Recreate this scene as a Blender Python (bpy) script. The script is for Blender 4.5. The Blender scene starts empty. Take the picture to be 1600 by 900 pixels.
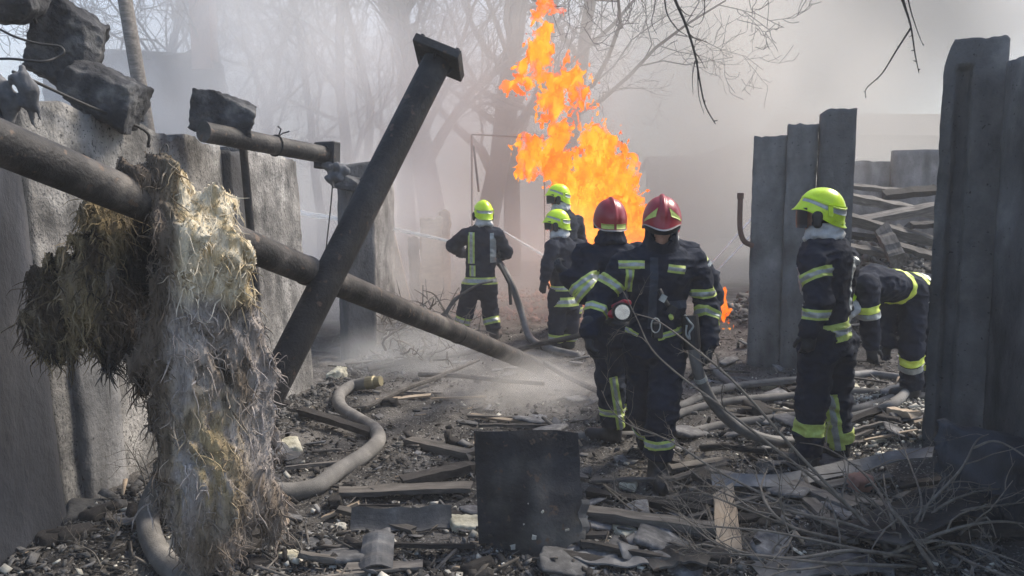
import bpy, bmesh, math, random
import numpy as np
from mathutils import Vector, Matrix, Quaternion

# ------------------------------------------------------------------ camera, sky, sun, exposure
SC = bpy.context.scene
COL = SC.collection
F_PX, CAM_Z = 1200.0, 1.75
PITCH = math.atan(125 / 1200.0)
cam_d = bpy.data.cameras.new('camera')
cam_d.sensor_width = 36.0
cam_d.lens = F_PX / 1600 * 36
cam_d.clip_end = 2000
cam_d.clip_start = 0.05
cam = bpy.data.objects.new('camera', cam_d)
COL.objects.link(cam)
cam.location = (0, 0, CAM_Z)
cam.rotation_euler = (math.pi / 2 - PITCH, 0, 0)
SC.camera = cam

SUN_EL, SUN_AZ = math.radians(47), math.radians(60)       # azimuth from +Y towards +X
w = bpy.data.worlds.new('World')
SC.world = w
w.use_nodes = True
wn = w.node_tree.nodes
sky = wn.new('ShaderNodeTexSky')
sky.sky_type = 'NISHITA'
sky.sun_disc = False
sky.sun_elevation = SUN_EL
sky.sun_rotation = SUN_AZ
sky.air_density = 1.0
sky.dust_density = 1.0
sky.ozone_density = 1.0
bg = wn['Background']
bg.inputs['Strength'].default_value = 0.125
w.node_tree.links.new(sky.outputs[0], bg.inputs['Color'])

sun_d = bpy.data.lights.new('sun', 'SUN')
sun_d.energy = 2.9
sun_d.angle = math.radians(20)
sun_d.color = (1.0, 0.90, 0.77)
sun = bpy.data.objects.new('sun', sun_d)
COL.objects.link(sun)
sd = Vector((math.sin(SUN_AZ) * math.cos(SUN_EL), math.cos(SUN_AZ) * math.cos(SUN_EL), math.sin(SUN_EL)))
sun.rotation_euler = sd.to_track_quat('Z', 'Y').to_euler()
sun.location = sd * 30

SC.view_settings.view_transform = 'Standard'
SC.view_settings.look = 'None'
SC.view_settings.exposure = 1.08
SC.view_settings.gamma = 1
SC.cycles.use_denoising = True
SC.cycles.max_bounces = 6
SC.cycles.diffuse_bounces = 3
SC.cycles.volume_bounces = 3
SC.cycles.transparent_max_bounces = 12
SC.cycles.volume_max_steps = 256

HAZE_DENSITY = 0.005

# ------------------------------------------------------------------ maths helpers
rng = np.random.default_rng(7)
random.seed(7)
SP, CP = math.sin(PITCH), math.cos(PITCH)


def ray(px, py):
    a, b = (px - 800) / F_PX, (450 - py) / F_PX
    return Vector((a, CP + b * SP, -SP + b * CP))


def at(px, py, Y):
    d = ray(px, py)
    return Vector((0, 0, CAM_Z)) + d * (Y / d.y)


_PERM = np.random.default_rng(3).permutation(1 << 14).astype(np.int64)
_GR = np.random.default_rng(4).normal(size=(1 << 14, 3)).astype(np.float32)
_GR /= np.linalg.norm(_GR, axis=1, keepdims=True)


def pnoise(p):
    """gradient noise, p (...,3) -> (...) in about -0.8..0.8"""
    p = np.asarray(p, dtype=np.float32)
    i = np.floor(p).astype(np.int64)
    f = p - i
    u = f * f * f * (f * (f * 6 - 15) + 10)
    M = (1 << 14) - 1
    out = 0
    for dx in (0, 1):
        hx = _PERM[(i[..., 0] + dx) & M]
        wx = u[..., 0] if dx else 1 - u[..., 0]
        for dy in (0, 1):
            hy = _PERM[(hx + i[..., 1] + dy) & M]
            wy = u[..., 1] if dy else 1 - u[..., 1]
            for dz in (0, 1):
                h = _PERM[(hy + i[..., 2] + dz) & M]
                g = _GR[h]
                wz = u[..., 2] if dz else 1 - u[..., 2]
                dot = g[..., 0] * (f[..., 0] - dx) + g[..., 1] * (f[..., 1] - dy) + g[..., 2] * (f[..., 2] - dz)
                out = out + wx * wy * wz * dot
    return out * 1.5


def fbm(p, oct=4, gain=0.5):
    p = np.asarray(p, dtype=np.float32)
    a, s, t = 1.0, 0.0, 0.0
    for k in range(oct):
        s = s + a * pnoise(p * (2.0 ** k) + 17.3 * k)
        t += a
        a *= gain
    return s / t * 1.5


# ---- the lie of the ground
BUMPS = [(5.3, 10.6, 1.35, 1.7, 1.9), (0.62, 9.95, 0.24, 0.5, 0.45), (-2.3, 5.0, 0.13, 0.5, 2.6), (3.1, 5.4, 0.22, 0.55, 1.6),
         (-0.9, 8.6, 0.12, 0.7, 0.6), (1.2, 3.6, 0.06, 0.7, 0.4), (-3.5, 13.0, 0.5, 2.0, 2.0), (1.0, 13.2, 0.2, 2.0, 0.8)]


def gh(x, y):
    x = np.asarray(x, dtype=np.float64)
    y = np.asarray(y, dtype=np.float64)
    z = 0.0 * x
    for bx, by, a, sx, sy in BUMPS:
        z = z + a * np.exp(-((x - bx) / sx) ** 2 - ((y - by) / sy) ** 2)
    near = np.exp(-((y - 7) / 14) ** 2 - (x / 14) ** 2)
    p = np.stack([x * 0.9, y * 0.9, 0 * x], -1)
    q = np.stack([x * 3.7, y * 3.7, 0 * x + 5], -1)
    return z + near * (0.05 * pnoise(p) + 0.028 * pnoise(q))


def G(px, py, up=0.0):
    """point where the sight line of a picture point meets the ground"""
    d = ray(px, py)
    t = (CAM_Z) / -d.z if d.z < -1e-4 else 60
    for _ in range(12):
        p = Vector((0, 0, CAM_Z)) + d * t
        h = float(gh(p.x, p.y)) + up
        t += (p.z - h) / -d.z * 0.8 if d.z < -1e-4 else 0
    return Vector((0, 0, CAM_Z)) + d * t


def on(x, y, up=0.0):
    return Vector((x, y, float(gh(x, y)) + up))


# ------------------------------------------------------------------ objects
def tag(o, label=None, cat=None, group=None, kind=None):
    if label: o['label'] = label
    if cat: o['category'] = cat
    if group: o['group'] = group
    if kind or cat: o['kind'] = kind or 'thing'
    return o


def mesh(name, V, Fc, smooth=False):
    me = bpy.data.meshes.new(name)
    if isinstance(V, np.ndarray): V = V.reshape(-1, 3)
    if isinstance(Fc, np.ndarray) and isinstance(V, np.ndarray):
        nf, k = Fc.shape
        me.vertices.add(len(V))
        me.vertices.foreach_set('co', V.astype(np.float32).ravel())
        me.loops.add(nf * k)
        me.loops.foreach_set('vertex_index', Fc.astype(np.int32).ravel())
        me.polygons.add(nf)
        me.polygons.foreach_set('loop_start', np.arange(nf, dtype=np.int32) * k)
        me.update(calc_edges=True)
        me.validate()
    else:
        me.from_pydata([tuple(v) for v in V], [], [tuple(int(i) for i in f) for f in Fc])
        me.update()
    if smooth:
        me.polygons.foreach_set('use_smooth', np.ones(len(me.polygons), dtype=bool))
    return me


def obj(name, V, Fc, mat=None, parent=None, loc=None, smooth=False):
    me = V if isinstance(V, bpy.types.Mesh) else mesh(name, V, Fc, smooth)
    o = bpy.data.objects.new(name, me)
    COL.objects.link(o)
    if mat is not None and len(me.materials) == 0:
        for m in (mat if isinstance(mat, (list, tuple)) else [mat]):
            me.materials.append(m)
    if parent is not None: o.parent = parent
    if loc is not None: o.location = loc
    return o


def empty(name, loc=(0, 0, 0), rot=(0, 0, 0)):
    o = bpy.data.objects.new(name, None)
    COL.objects.link(o)
    o.location = loc
    o.rotation_euler = rot
    o.empty_display_size = 0.1
    return o


class MB:
    """collects shapes into one mesh"""
    def __init__(self): self.V, self.F, self.n = [], [], 0

    def add(self, V, Fc):
        self.V.extend([tuple(v) for v in V])
        self.F.extend([tuple(int(i) + self.n for i in f) for f in Fc])
        self.n = len(self.V)
        return self

    def box(self, c, s, R=None, jit=0.0, taper=1.0, r=None):
        c = Vector(c)
        r = r or random
        V = []
        for z in (-.5, .5):
            for x, y in ((-.5, -.5), (.5, -.5), (.5, .5), (-.5, .5)):
                k = taper if z > 0 else 1.0
                v = Vector((x * s[0] * k, y * s[1] * k, z * s[2]))
                if jit: v += Vector((r.uniform(-1, 1) * jit * s[0], r.uniform(-1, 1) * jit * s[1], r.uniform(-1, 1) * jit * s[2]))
                if R is not None: v = R @ v
                V.append(c + v)
        return self.add(V, [(3, 2, 1, 0), (4, 5, 6, 7), (0, 1, 5, 4), (1, 2, 6, 5), (2, 3, 7, 6), (3, 0, 4, 7)])

    def tube(self, P, R, n=8, cap=True, wob=0.0, r=None):
        V, Fc = tube(P, R, n, cap, wob, r)
        return self.add(V, Fc)

    def build(self, name, mat, parent=None, loc=None, smooth=False):
        V = self.V
        if loc is not None: V = [(v[0] - loc[0], v[1] - loc[1], v[2] - loc[2]) for v in V]
        return obj(name, V, self.F, mat, parent, loc, smooth)


def tube(P, R, n=8, cap=True, wob=0.0, r=None):
    P = [Vector(p) for p in P]
    if not hasattr(R, '__len__'): R = [R] * len(P)
    V, Fc = [], []
    t0 = (P[1] - P[0]).normalized()
    u = t0.orthogonal().normalized()
    for i, p in enumerate(P):
        t = (P[min(i + 1, len(P) - 1)] - P[max(i - 1, 0)]).normalized()
        u = (u - t * u.dot(t))
        u = u.normalized() if u.length > 1e-6 else t.orthogonal().normalized()
        v = t.cross(u)
        for k in range(n):
            a = 2 * math.pi * k / n
            rr = R[i]
            if wob: rr *= 1 + wob * ((r or random).uniform(-1, 1))
            V.append(p + (u * math.cos(a) + v * math.sin(a)) * rr)
    for i in range(len(P) - 1):
        for k in range(n):
            k2 = (k + 1) % n
            Fc.append((i * n + k, i * n + k2, (i + 1) * n + k2, (i + 1) * n + k))
    if cap:
        Fc.append(tuple(range(n - 1, -1, -1)))
        b = (len(P) - 1) * n
        Fc.append(tuple(b + k for k in range(n)))
    return V, Fc


def smooth_path(P, per=6):
    """Catmull-Rom through the points"""
    P = [Vector(p) for p in P]
    Q = [P[0] * 2 - P[1]] + P + [P[-1] * 2 - P[-2]]
    out = []
    for i in range(1, len(Q) - 2):
        a, b, c, d = Q[i - 1], Q[i], Q[i + 1], Q[i + 2]
        for k in range(per):
            t = k / per
            out.append(0.5 * ((2 * b) + (c - a) * t + (2 * a - 5 * b + 4 * c - d) * t * t + (3 * b - a - 3 * c + d) * t ** 3))
    out.append(P[-1])
    return out


def surface_nets(D, org, vox):
    """D[x,y,z] signed distance -> vertices, quads"""
    S = D < 0
    nx, ny, nz = D.shape
    c = [S[dx:nx - 1 + dx, dy:ny - 1 + dy, dz:nz - 1 + dz] for dx in (0, 1) for dy in (0, 1) for dz in (0, 1)]
    cnt = sum(x.astype(np.int8) for x in c)
    act = (cnt > 0) & (cnt < 8)
    idx = np.argwhere(act)
    if len(idx) == 0: return np.zeros((0, 3)), np.zeros((0, 4), int)
    vid = -np.ones(act.shape, dtype=np.int64)
    vid[act] = np.arange(len(idx))
    acc = np.zeros((len(idx), 3))
    num = np.zeros(len(idx))
    cor = [(dx, dy, dz) for dx in (0, 1) for dy in (0, 1) for dz in (0, 1)]
    val = [D[idx[:, 0] + a, idx[:, 1] + b, idx[:, 2] + e] for a, b, e in cor]
    for i in range(8):
        for j in range(i + 1, 8):
            if sum(abs(cor[i][k] - cor[j][k]) for k in range(3)) != 1: continue
            a, b = val[i], val[j]
            m = (a < 0) != (b < 0)
            t = np.where(m, a / np.where(m, a - b, 1), 0)
            for k in range(3):
                acc[:, k] += np.where(m, cor[i][k] + t * (cor[j][k] - cor[i][k]), 0)
            num += m
    V = (idx + acc / np.maximum(num, 1)[:, None]) * vox + np.asarray(org)
    quads = []
    for ax in range(3):
        o = [0, 0, 0]
        o[ax] = 1
        A = S[:nx - o[0], :ny - o[1], :nz - o[2]]
        B = S[o[0]:, o[1]:, o[2]:]
        e = np.argwhere(A != B)
        b1, b2 = [(1, 2), (2, 0), (0, 1)][ax]
        ok = (e[:, b1] > 0) & (e[:, b2] > 0) & (e[:, b1] < D.shape[b1] - 1) & (e[:, b2] < D.shape[b2] - 1)
        e = e[ok]
        ins = A[e[:, 0], e[:, 1], e[:, 2]]
        def at_(d1, d2):
            q = e.copy()
            q[:, b1] += d1
            q[:, b2] += d2
            return vid[q[:, 0], q[:, 1], q[:, 2]]
        q = np.stack([at_(-1, -1), at_(0, -1), at_(0, 0), at_(-1, 0)], 1)
        q[~ins] = q[~ins][:, ::-1]
        quads.append(q)
    Q = np.concatenate(quads)
    return V, Q[(Q >= 0).all(1)]


class SDF:
    def __init__(self): self.p = []

    def cone(self, a, b, ra, rb, tag='', v=None, sq=1.0, k=0.03, clip=None):
        self.p.append(dict(a=np.array(a, float), b=np.array(b, float), ra=ra, rb=rb, tag=tag,
                           v=None if v is None else np.array(v, float), sq=sq, k=k, clip=clip))
        return self

    def ball(self, c, r, tag='', k=0.03, v=None, sq=1.0):
        c = np.array(c, float)
        return self.cone(c, c + np.array([0, 0, 1e-4]), r, r, tag, v, sq, k)

    def one(self, q, P):
        ab = q['b'] - q['a']
        d = P - q['a']
        t = np.clip((d @ ab) / max(ab @ ab, 1e-12), 0, 1)
        d = d - t[..., None] * ab
        if q['v'] is not None:
            d = d + (d @ q['v'])[..., None] * (q['v'] * (q['sq'] - 1))
        r = np.sqrt((d * d).sum(-1)) - (q['ra'] + t * (q['rb'] - q['ra']))
        if q['clip'] is not None:
            co, no = q['clip']
            r = np.maximum(r, (P - np.array(co)) @ np.array(no))
        return r

    def value(self, P):
        out = None
        for q in self.p:
            d = self.one(q, P)
            if out is None: out = d
            else:
                k = q['k']
                h = np.clip(0.5 + 0.5 * (out - d) / k, 0, 1)
                out = out * (1 - h) + d * h - k * h * (1 - h)
        return out

    def labels(self, P):
        D = np.stack([self.one(q, P) for q in self.p], -1)
        return np.argmin(D, -1)

    def bounds(self):
        lo = np.min([np.minimum(q['a'], q['b']) - max(q['ra'], q['rb']) for q in self.p], 0)
        hi = np.max([np.maximum(q['a'], q['b']) + max(q['ra'], q['rb']) for q in self.p], 0)
        return lo, hi

    def mesh(self, vox, disp=None, pad=0.05):
        lo, hi = self.bounds()
        lo, hi = lo - pad, hi + pad
        n = np.ceil((hi - lo) / vox).astype(int) + 1
        ax = [lo[i] + vox * np.arange(n[i]) for i in range(3)]
        D = np.empty(tuple(n), dtype=np.float32)
        for i0 in range(0, n[0], 16):
            X, Y, Z = np.meshgrid(ax[0][i0:i0 + 16], ax[1], ax[2], indexing='ij')
            P = np.stack([X, Y, Z], -1)
            d = self.value(P)
            if disp is not None:
                m = np.abs(d) < 0.12
                dd = np.zeros_like(d)
                if m.any(): dd[m] = disp(P[m])
                d = d + dd
            D[i0:i0 + 16] = d
        return surface_nets(D, lo, vox)


# ------------------------------------------------------------------ materials
def mat(name, cols, scale=4.0, detail=8.0, rough=0.85, bump=0.3, bscale=None, metallic=0.0, stretch=(1, 1, 1),
        dist=0.0, bdist=0.01, attr=None, island=0.0, spec=0.4, speck=None, big=None):
    """noise-coloured principled material; cols = [(position, rgb), ...]"""
    m = bpy.data.materials.new(name)
    m.use_nodes = True
    nt = m.node_tree
    n, l = nt.nodes, nt.links
    b = n['Principled BSDF']
    b.inputs['Roughness'].default_value = rough
    b.inputs['Metallic'].default_value = metallic
    b.inputs['Specular IOR Level'].default_value = spec
    tc = n.new('ShaderNodeTexCoord')
    mp = n.new('ShaderNodeMapping')
    mp.inputs['Scale'].default_value = stretch
    l.new(tc.outputs['Object'], mp.inputs[0])
    nz = n.new('ShaderNodeTexNoise')
    nz.inputs['Scale'].default_value = scale
    nz.inputs['Detail'].default_value = detail
    nz.inputs['Roughness'].default_value = 0.62
    nz.inputs['Distortion'].default_value = dist
    l.new(mp.outputs[0], nz.inputs['Vector'])
    cr = n.new('ShaderNodeValToRGB')
    while len(cr.color_ramp.elements) < len(cols): cr.color_ramp.elements.new(0.5)
    for e, (p, c) in zip(cr.color_ramp.elements, cols):
        e.position = p
        e.color = (*c, 1)
    l.new(nz.outputs['Fac'], cr.inputs[0])
    out = cr.outputs[0]
    if attr:
        at_ = n.new('ShaderNodeAttribute')
        at_.attribute_name = attr
        mx = n.new('ShaderNodeMix')
        mx.data_type = 'RGBA'
        mx.blend_type = 'MULTIPLY'
        mx.inputs[0].default_value = 1
        l.new(at_.outputs['Color'], mx.inputs[6])
        l.new(out, mx.inputs[7])
        out = mx.outputs[2]
    if big:       # large stains: (scale, darkest, lightest, stretch)
        mb_ = n.new('ShaderNodeMapping')
        mb_.inputs['Scale'].default_value = big[3]
        l.new(tc.outputs['Object'], mb_.inputs[0])
        nb = n.new('ShaderNodeTexNoise')
        nb.inputs['Scale'].default_value = big[0]
        nb.inputs['Detail'].default_value = 5
        nb.inputs['Distortion'].default_value = .4
        l.new(mb_.outputs[0], nb.inputs['Vector'])
        rb = n.new('ShaderNodeMapRange')
        rb.inputs['From Min'].default_value = .35
        rb.inputs['From Max'].default_value = .65
        rb.inputs['To Min'].default_value = big[1]
        rb.inputs['To Max'].default_value = big[2]
        l.new(nb.outputs['Fac'], rb.inputs[0])
        sc_ = n.new('ShaderNodeVectorMath')
        sc_.operation = 'SCALE'
        l.new(out, sc_.inputs[0])
        l.new(rb.outputs[0], sc_.inputs['Scale'])
        out = sc_.outputs[0]
    if speck:
        vs = n.new('ShaderNodeTexNoise')
        vs.inputs['Scale'].default_value = speck[0]
        vs.inputs['Detail'].default_value = 3
        l.new(tc.outputs['Object'], vs.inputs['Vector'])
        r2 = n.new('ShaderNodeValToRGB')
        r2.color_ramp.elements[0].position = speck[1]
        r2.color_ramp.elements[1].position = speck[1] + 0.05
        l.new(vs.outputs['Fac'], r2.inputs[0])
        mx = n.new('ShaderNodeMix')
        mx.data_type = 'RGBA'
        l.new(r2.outputs[0], mx.inputs[0])
        l.new(out, mx.inputs[6])
        mx.inputs[7].default_value = (*speck[2], 1)
        out = mx.outputs[2]
    if island:
        g = n.new('ShaderNodeNewGeometry')
        oi = n.new('ShaderNodeObjectInfo')
        ad = n.new('ShaderNodeMath')
        ad.operation = 'ADD'
        l.new(g.outputs['Random Per Island'], ad.inputs[0])
        l.new(oi.outputs['Random'], ad.inputs[1])
        fr = n.new('ShaderNodeMath')
        fr.operation = 'FRACT'
        l.new(ad.outputs[0], fr.inputs[0])
        mr = n.new('ShaderNodeMapRange')
        mr.inputs['To Min'].default_value = 1 - island
        mr.inputs['To Max'].default_value = 1 + island
        l.new(fr.outputs[0], mr.inputs[0])
        mx = n.new('ShaderNodeVectorMath')
        mx.operation = 'SCALE'
        l.new(out, mx.inputs[0])
        l.new(mr.outputs[0], mx.inputs['Scale'])
        out = mx.outputs[0]
    l.new(out, b.inputs['Base Color'])
    if bump:
        n2 = n.new('ShaderNodeTexNoise')
        n2.inputs['Scale'].default_value = bscale or scale * 6
        n2.inputs['Detail'].default_value = 6
        n2.inputs['Roughness'].default_value = 0.65
        l.new(mp.outputs[0], n2.inputs['Vector'])
        bp = n.new('ShaderNodeBump')
        bp.inputs['Strength'].default_value = bump
        bp.inputs['Distance'].default_value = bdist
        l.new(n2.outputs['Fac'], bp.inputs['Height'])
        l.new(bp.outputs[0], b.inputs['Normal'])
    return m


M = {}
M['concrete'] = mat('concrete', [(.30, (.05, .05, .05)), (.44, (.17, .165, .155)), (.56, (.26, .25, .235)), (.72, (.38, .37, .34))], 5, 14, .92, 1.0, 30, stretch=(1, 1, .75), bdist=.03, speck=(55, .60, (.06, .06, .06)), big=(2.2, .5, 1.5, (1, 1, .7)))
M['concrete_dark'] = mat('dark_concrete', [(.3, (.035, .037, .04)), (.55, (.075, .076, .08)), (.75, (.15, .147, .145))], 2.6, 12, .92, .7, 30, stretch=(1, 1, .8), bdist=.025, big=(2.6, .55, 1.7, (1, 1, .5)), speck=(40, .67, (.02, .02, .022)))  # darker base tone than the plain concrete
M['concrete_black'] = mat('blackish_concrete', [(.3, (.014, .016, .02)), (.55, (.032, .034, .04)), (.75, (.075, .075, .08))], 2.6, 12, .95, .7, 30, stretch=(1, 1, .5), bdist=.02, big=(2.0, .6, 1.9, (1, 1, .25)))  # near-black base tone, darkest of the concretes
M['concrete_grey'] = mat('grey_concrete', [(.3, (.07, .072, .075)), (.55, (.15, .15, .15)), (.75, (.25, .245, .24))], 2.6, 10, .92, .7, 30, stretch=(1, 1, .8), bdist=.025, big=(2.6, .5, 1.5, (1, 1, .45)), speck=(40, .66, (.05, .05, .05)))
M['rubble'] = mat('broken_concrete', [(.3, (.035, .035, .036)), (.55, (.10, .098, .094)), (.75, (.24, .23, .215))], 9, 10, .95, 1.0, 40, island=.5)
M['sooty_shaded_block'] = mat('sooty_shaded_broken_block', [(.3, (.016, .017, .02)), (.5, (.045, .046, .05)), (.68, (.13, .128, .122))], 6, 14, .95, 1.0, 24, bdist=.03, big=(4, .6, 1.6, (1, 1, 1)))  # soot plus shade, both put into the base tone
M['ground'] = mat('scorched_earth', [(.30, (.022, .020, .019)), (.48, (.062, .057, .052)), (.62, (.125, .117, .108)), (.8, (.23, .22, .20))], 2.4, 14, .95, 1.0, 26, bdist=.03, speck=(70, .61, (.26, .25, .23)))
M['steel'] = mat('sooty_steel', [(.34, (.016, .015, .014)), (.5, (.036, .033, .031)), (.66, (.11, .098, .085))], 5, 12, .6, .4, 50, metallic=.1, bdist=.02, big=(1.6, .55, 1.8, (1, 1, 1)), speck=(18, .63, (.10, .07, .05)))
M['steel_post'] = mat('dark_painted_steel', [(.35, (.012, .012, .013)), (.55, (.028, .027, .027)), (.7, (.06, .054, .05))], 5, 11, .65, .5, 40, metallic=.1, bdist=.02, big=(2.0, .6, 1.6, (1, 1, 1)), speck=(16, .64, (.075, .05, .038)))
M['sheet'] = mat('burnt_sheet', [(.3, (.012, .0125, .014)), (.5, (.028, .028, .030)), (.66, (.07, .066, .060))], 3, 11, .8, .6, 26, bdist=.03, big=(2.4, .5, 1.9, (1, 1, .5)), speck=(22, .63, (.085, .06, .045)), spec=.2)
M['grey_sheet'] = mat('grey_sheet', [(.3, (.06, .062, .065)), (.55, (.14, .142, .145)), (.75, (.26, .26, .26))], 5, 9, .6, .4, 40)
M['hose'] = mat('dusty_hose', [(.3, (.09, .086, .08)), (.55, (.17, .162, .15)), (.75, (.28, .265, .245))], 6, 8, .85, .5, 120)
M['hose_dark'] = mat('wet_hose', [(.3, (.08, .08, .08)), (.6, (.16, .155, .15)), (.8, (.24, .23, .22))], 6, 8, .6, .4, 90)
M['brass'] = mat('brass', [(.3, (.16, .14, .09)), (.7, (.32, .28, .17))], 10, 5, .55, .2, metallic=.5)
M['cloth'] = mat('navy_turnout_cloth', [(.3, (.007, .011, .021)), (.6, (.013, .019, .034)), (.85, (.028, .036, .052))], 7, 8, .9, .7, 26, bdist=.012, spec=.2)
M['cloth_pale'] = mat('faded_turnout_cloth', [(.3, (.025, .032, .048)), (.6, (.04, .05, .07)), (.85, (.06, .07, .09))], 7, 8, .88, .7, 26, bdist=.012)
M['lime'] = mat('lime_tape', [(.3, (.36, .42, .09)), (.6, (.52, .62, .16)), (.8, (.6, .7, .25))], 18, 6, .5, .15, 80)
M['lime_bright'] = mat('bright_lime_tape', [(.3, (.6, .7, .08)), (.7, (.8, .9, .15))], 18, 6, .45, .1, 80)
M['silver'] = mat('silver_tape', [(.3, (.26, .28, .28)), (.6, (.42, .44, .42)), (.8, (.52, .53, .5))], 25, 6, .35, .15, 90, metallic=.3)
M['helmet_lime'] = mat('lime_helmet_paint', [(.25, (.44, .60, .015)), (.5, (.62, .86, .02)), (.8, (.72, .95, .05))], 5, 6, .28, .03, 30, spec=.5)
M['helmet_red'] = mat('red_helmet_paint', [(.25, (.16, .010, .014)), (.5, (.30, .014, .022)), (.8, (.38, .03, .04))], 6, 7, .32, .04, 30, spec=.5)
M['trim'] = mat('pale_trim', [(.3, (.4, .36, .34)), (.7, (.6, .55, .52))], 10, 4, .4, 0)
M['black'] = mat('black_rubber', [(.3, (.008, .009, .011)), (.7, (.022, .023, .026))], 9, 6, .55, .2, 60)
M['leather'] = mat('black_leather_glove', [(.3, (.008, .010, .014)), (.7, (.02, .024, .03))], 12, 6, .6, .3, 60)
M['visor'] = mat('dark_visor', [(.3, (.006, .007, .010)), (.7, (.012, .014, .018))], 3, 3, .4, 0, spec=.25)
M['skin'] = mat('skin', [(.3, (.34, .19, .14)), (.6, (.46, .27, .20)), (.8, (.5, .3, .24))], 12, 5, .55, .1, 80)
M['hood_white'] = mat('pale_hood_fabric', [(.3, (.32, .32, .32)), (.6, (.55, .55, .53)), (.8, (.7, .7, .68))], 12, 6, .9, .4, 40)
M['red_plastic'] = mat('red_plastic', [(.3, (.25, .015, .03)), (.7, (.42, .03, .05))], 9, 4, .35, 0)
M['chrome'] = mat('lamp_reflector', [(.3, (.5, .5, .5)), (.7, (.8, .8, .8))], 9, 4, .2, 0, metallic=.9)
M['wood_pale'] = mat('split_pale_wood', [(.3, (.22, .165, .115)), (.55, (.36, .285, .205)), (.8, (.50, .42, .32))], 5, 8, .85, .5, 30, stretch=(1, 6, 6), island=.25)
M['wood_grey'] = mat('weathered_wood', [(.3, (.05, .045, .04)), (.55, (.125, .113, .10)), (.8, (.24, .22, .195))], 5, 8, .9, .6, 30, stretch=(1, 6, 6), island=.35)
M['wood_burnt'] = mat('charred_wood', [(.3, (.012, .011, .011)), (.6, (.035, .031, .028)), (.8, (.08, .072, .065))], 9, 8, .9, .8, 30, stretch=(1, 3, 3), island=.35)
M['twig'] = mat('bare_twig_bark', [(.3, (.09, .078, .065)), (.6, (.17, .15, .125)), (.8, (.26, .235, .20))], 20, 5, .85, .3)
M['bark'] = mat('tree_bark', [(.3, (.04, .036, .034)), (.6, (.085, .078, .072)), (.8, (.15, .14, .13))], 6, 8, .95, .8, 20, stretch=(1, 1, .3))
M['twig_dark'] = mat('dark_twig_bark', [(.3, (.012, .010, .009)), (.7, (.03, .026, .022))], 20, 5, .85, .2)
M['plaster'] = mat('pale_plaster_bits', [(.3, (.30, .29, .25)), (.6, (.5, .48, .42)), (.8, (.66, .64, .56))], 9, 6, .9, .5, 50, island=.3)
M['foam'] = mat('yellowed_foam', [(.3, (.22, .20, .14)), (.5, (.48, .45, .34)), (.75, (.66, .63, .52))], 10, 8, .95, 1.0, 40)
M['slate'] = mat('slate_piece', [(.3, (.045, .046, .049)), (.55, (.115, .115, .117)), (.75, (.25, .248, .24))], 7, 8, .8, .5, 40, island=.45)
M['brick'] = mat('red_brick', [(.3, (.16, .085, .065)), (.6, (.28, .16, .125)), (.8, (.36, .25, .21))], 9, 8, .92, .7, 40, island=.3)
M['wire'] = mat('black_wire', [(.3, (.012, .012, .013)), (.7, (.035, .033, .03))], 20, 4, .6, 0)
M['rag'] = mat('grey_torn_fabric', [(.3, (.06, .062, .066)), (.6, (.15, .15, .155)), (.8, (.28, .28, .28))], 9, 8, .95, .6, 40)
M['rust'] = mat('rusted_pipe', [(.3, (.07, .035, .025)), (.6, (.13, .07, .05)), (.8, (.2, .12, .09))], 12, 7, .8, .4, 60)
M['plaster_wall'] = mat('dull_render', [(.3, (.16, .15, .14)), (.6, (.26, .24, .22)), (.8, (.35, .33, .31))], 2, 8, .95, .4, 20)
M['roof'] = mat('dull_roofing', [(.3, (.07, .065, .062)), (.6, (.12, .11, .105)), (.8, (.17, .16, .15))], 4, 6, .9, .4, 20)
M['dark_glass'] = mat('dark_pane', [(.3, (.02, .022, .025)), (.7, (.04, .042, .045))], 4, 3, .2, 0)
M['wool'] = mat('mineral_wool', [(.3, (.5, .5, .5)), (.5, (1.0, 1.0, .98)), (.75, (1.25, 1.24, 1.2))], 30, 10, 1.0, 1.0, 60, attr='Col', stretch=(1, 1, .18), bdist=.03, spec=.1)
M['fibre'] = mat('wool_fibres', [(.3, (.55, .55, .55)), (.7, (1, 1, 1))], 40, 3, 1.0, 0, attr='Col', spec=.1)
SMOKE = True

# ------------------------------------------------------------------ ground
def axis(lo, hi, step, far, g=1.22):
    a = list(np.arange(lo, hi + 1e-6, step))
    s, x = step, hi
    while x < far:
        s *= g
        x += s
        a.append(x)
    s, x = step, lo
    while x > -far:
        s *= g
        x -= s
        a.insert(0, x)
    return np.array(a)


gx, gy = axis(-3.2, 5.2, 0.035, 150), axis(2.8, 12.0, 0.04, 150)
GX, GY = np.meshgrid(gx, gy, indexing='ij')
GZ = gh(GX, GY)
near = np.exp(-((GY - 6) / 7) ** 2 - (GX / 6) ** 2)
GZ += near * (0.03 * fbm(np.stack([GX * 6, GY * 6, 0 * GX], -1), 4) + 0.02 * np.maximum(0, pnoise(np.stack([GX * 17, GY * 17, 0 * GX + 3], -1))))
V = np.stack([GX, GY, GZ], -1).reshape(-1, 3)
nx_, ny_ = len(gx), len(gy)
ii, jj = np.meshgrid(np.arange(nx_ - 1), np.arange(ny_ - 1), indexing='ij')
q = (ii * ny_ + jj).ravel()
Q = np.stack([q, q + ny_, q + ny_ + 1, q + 1], 1)
tag(obj('ground', V, Q, M['ground'], smooth=True), kind='structure')

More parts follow.
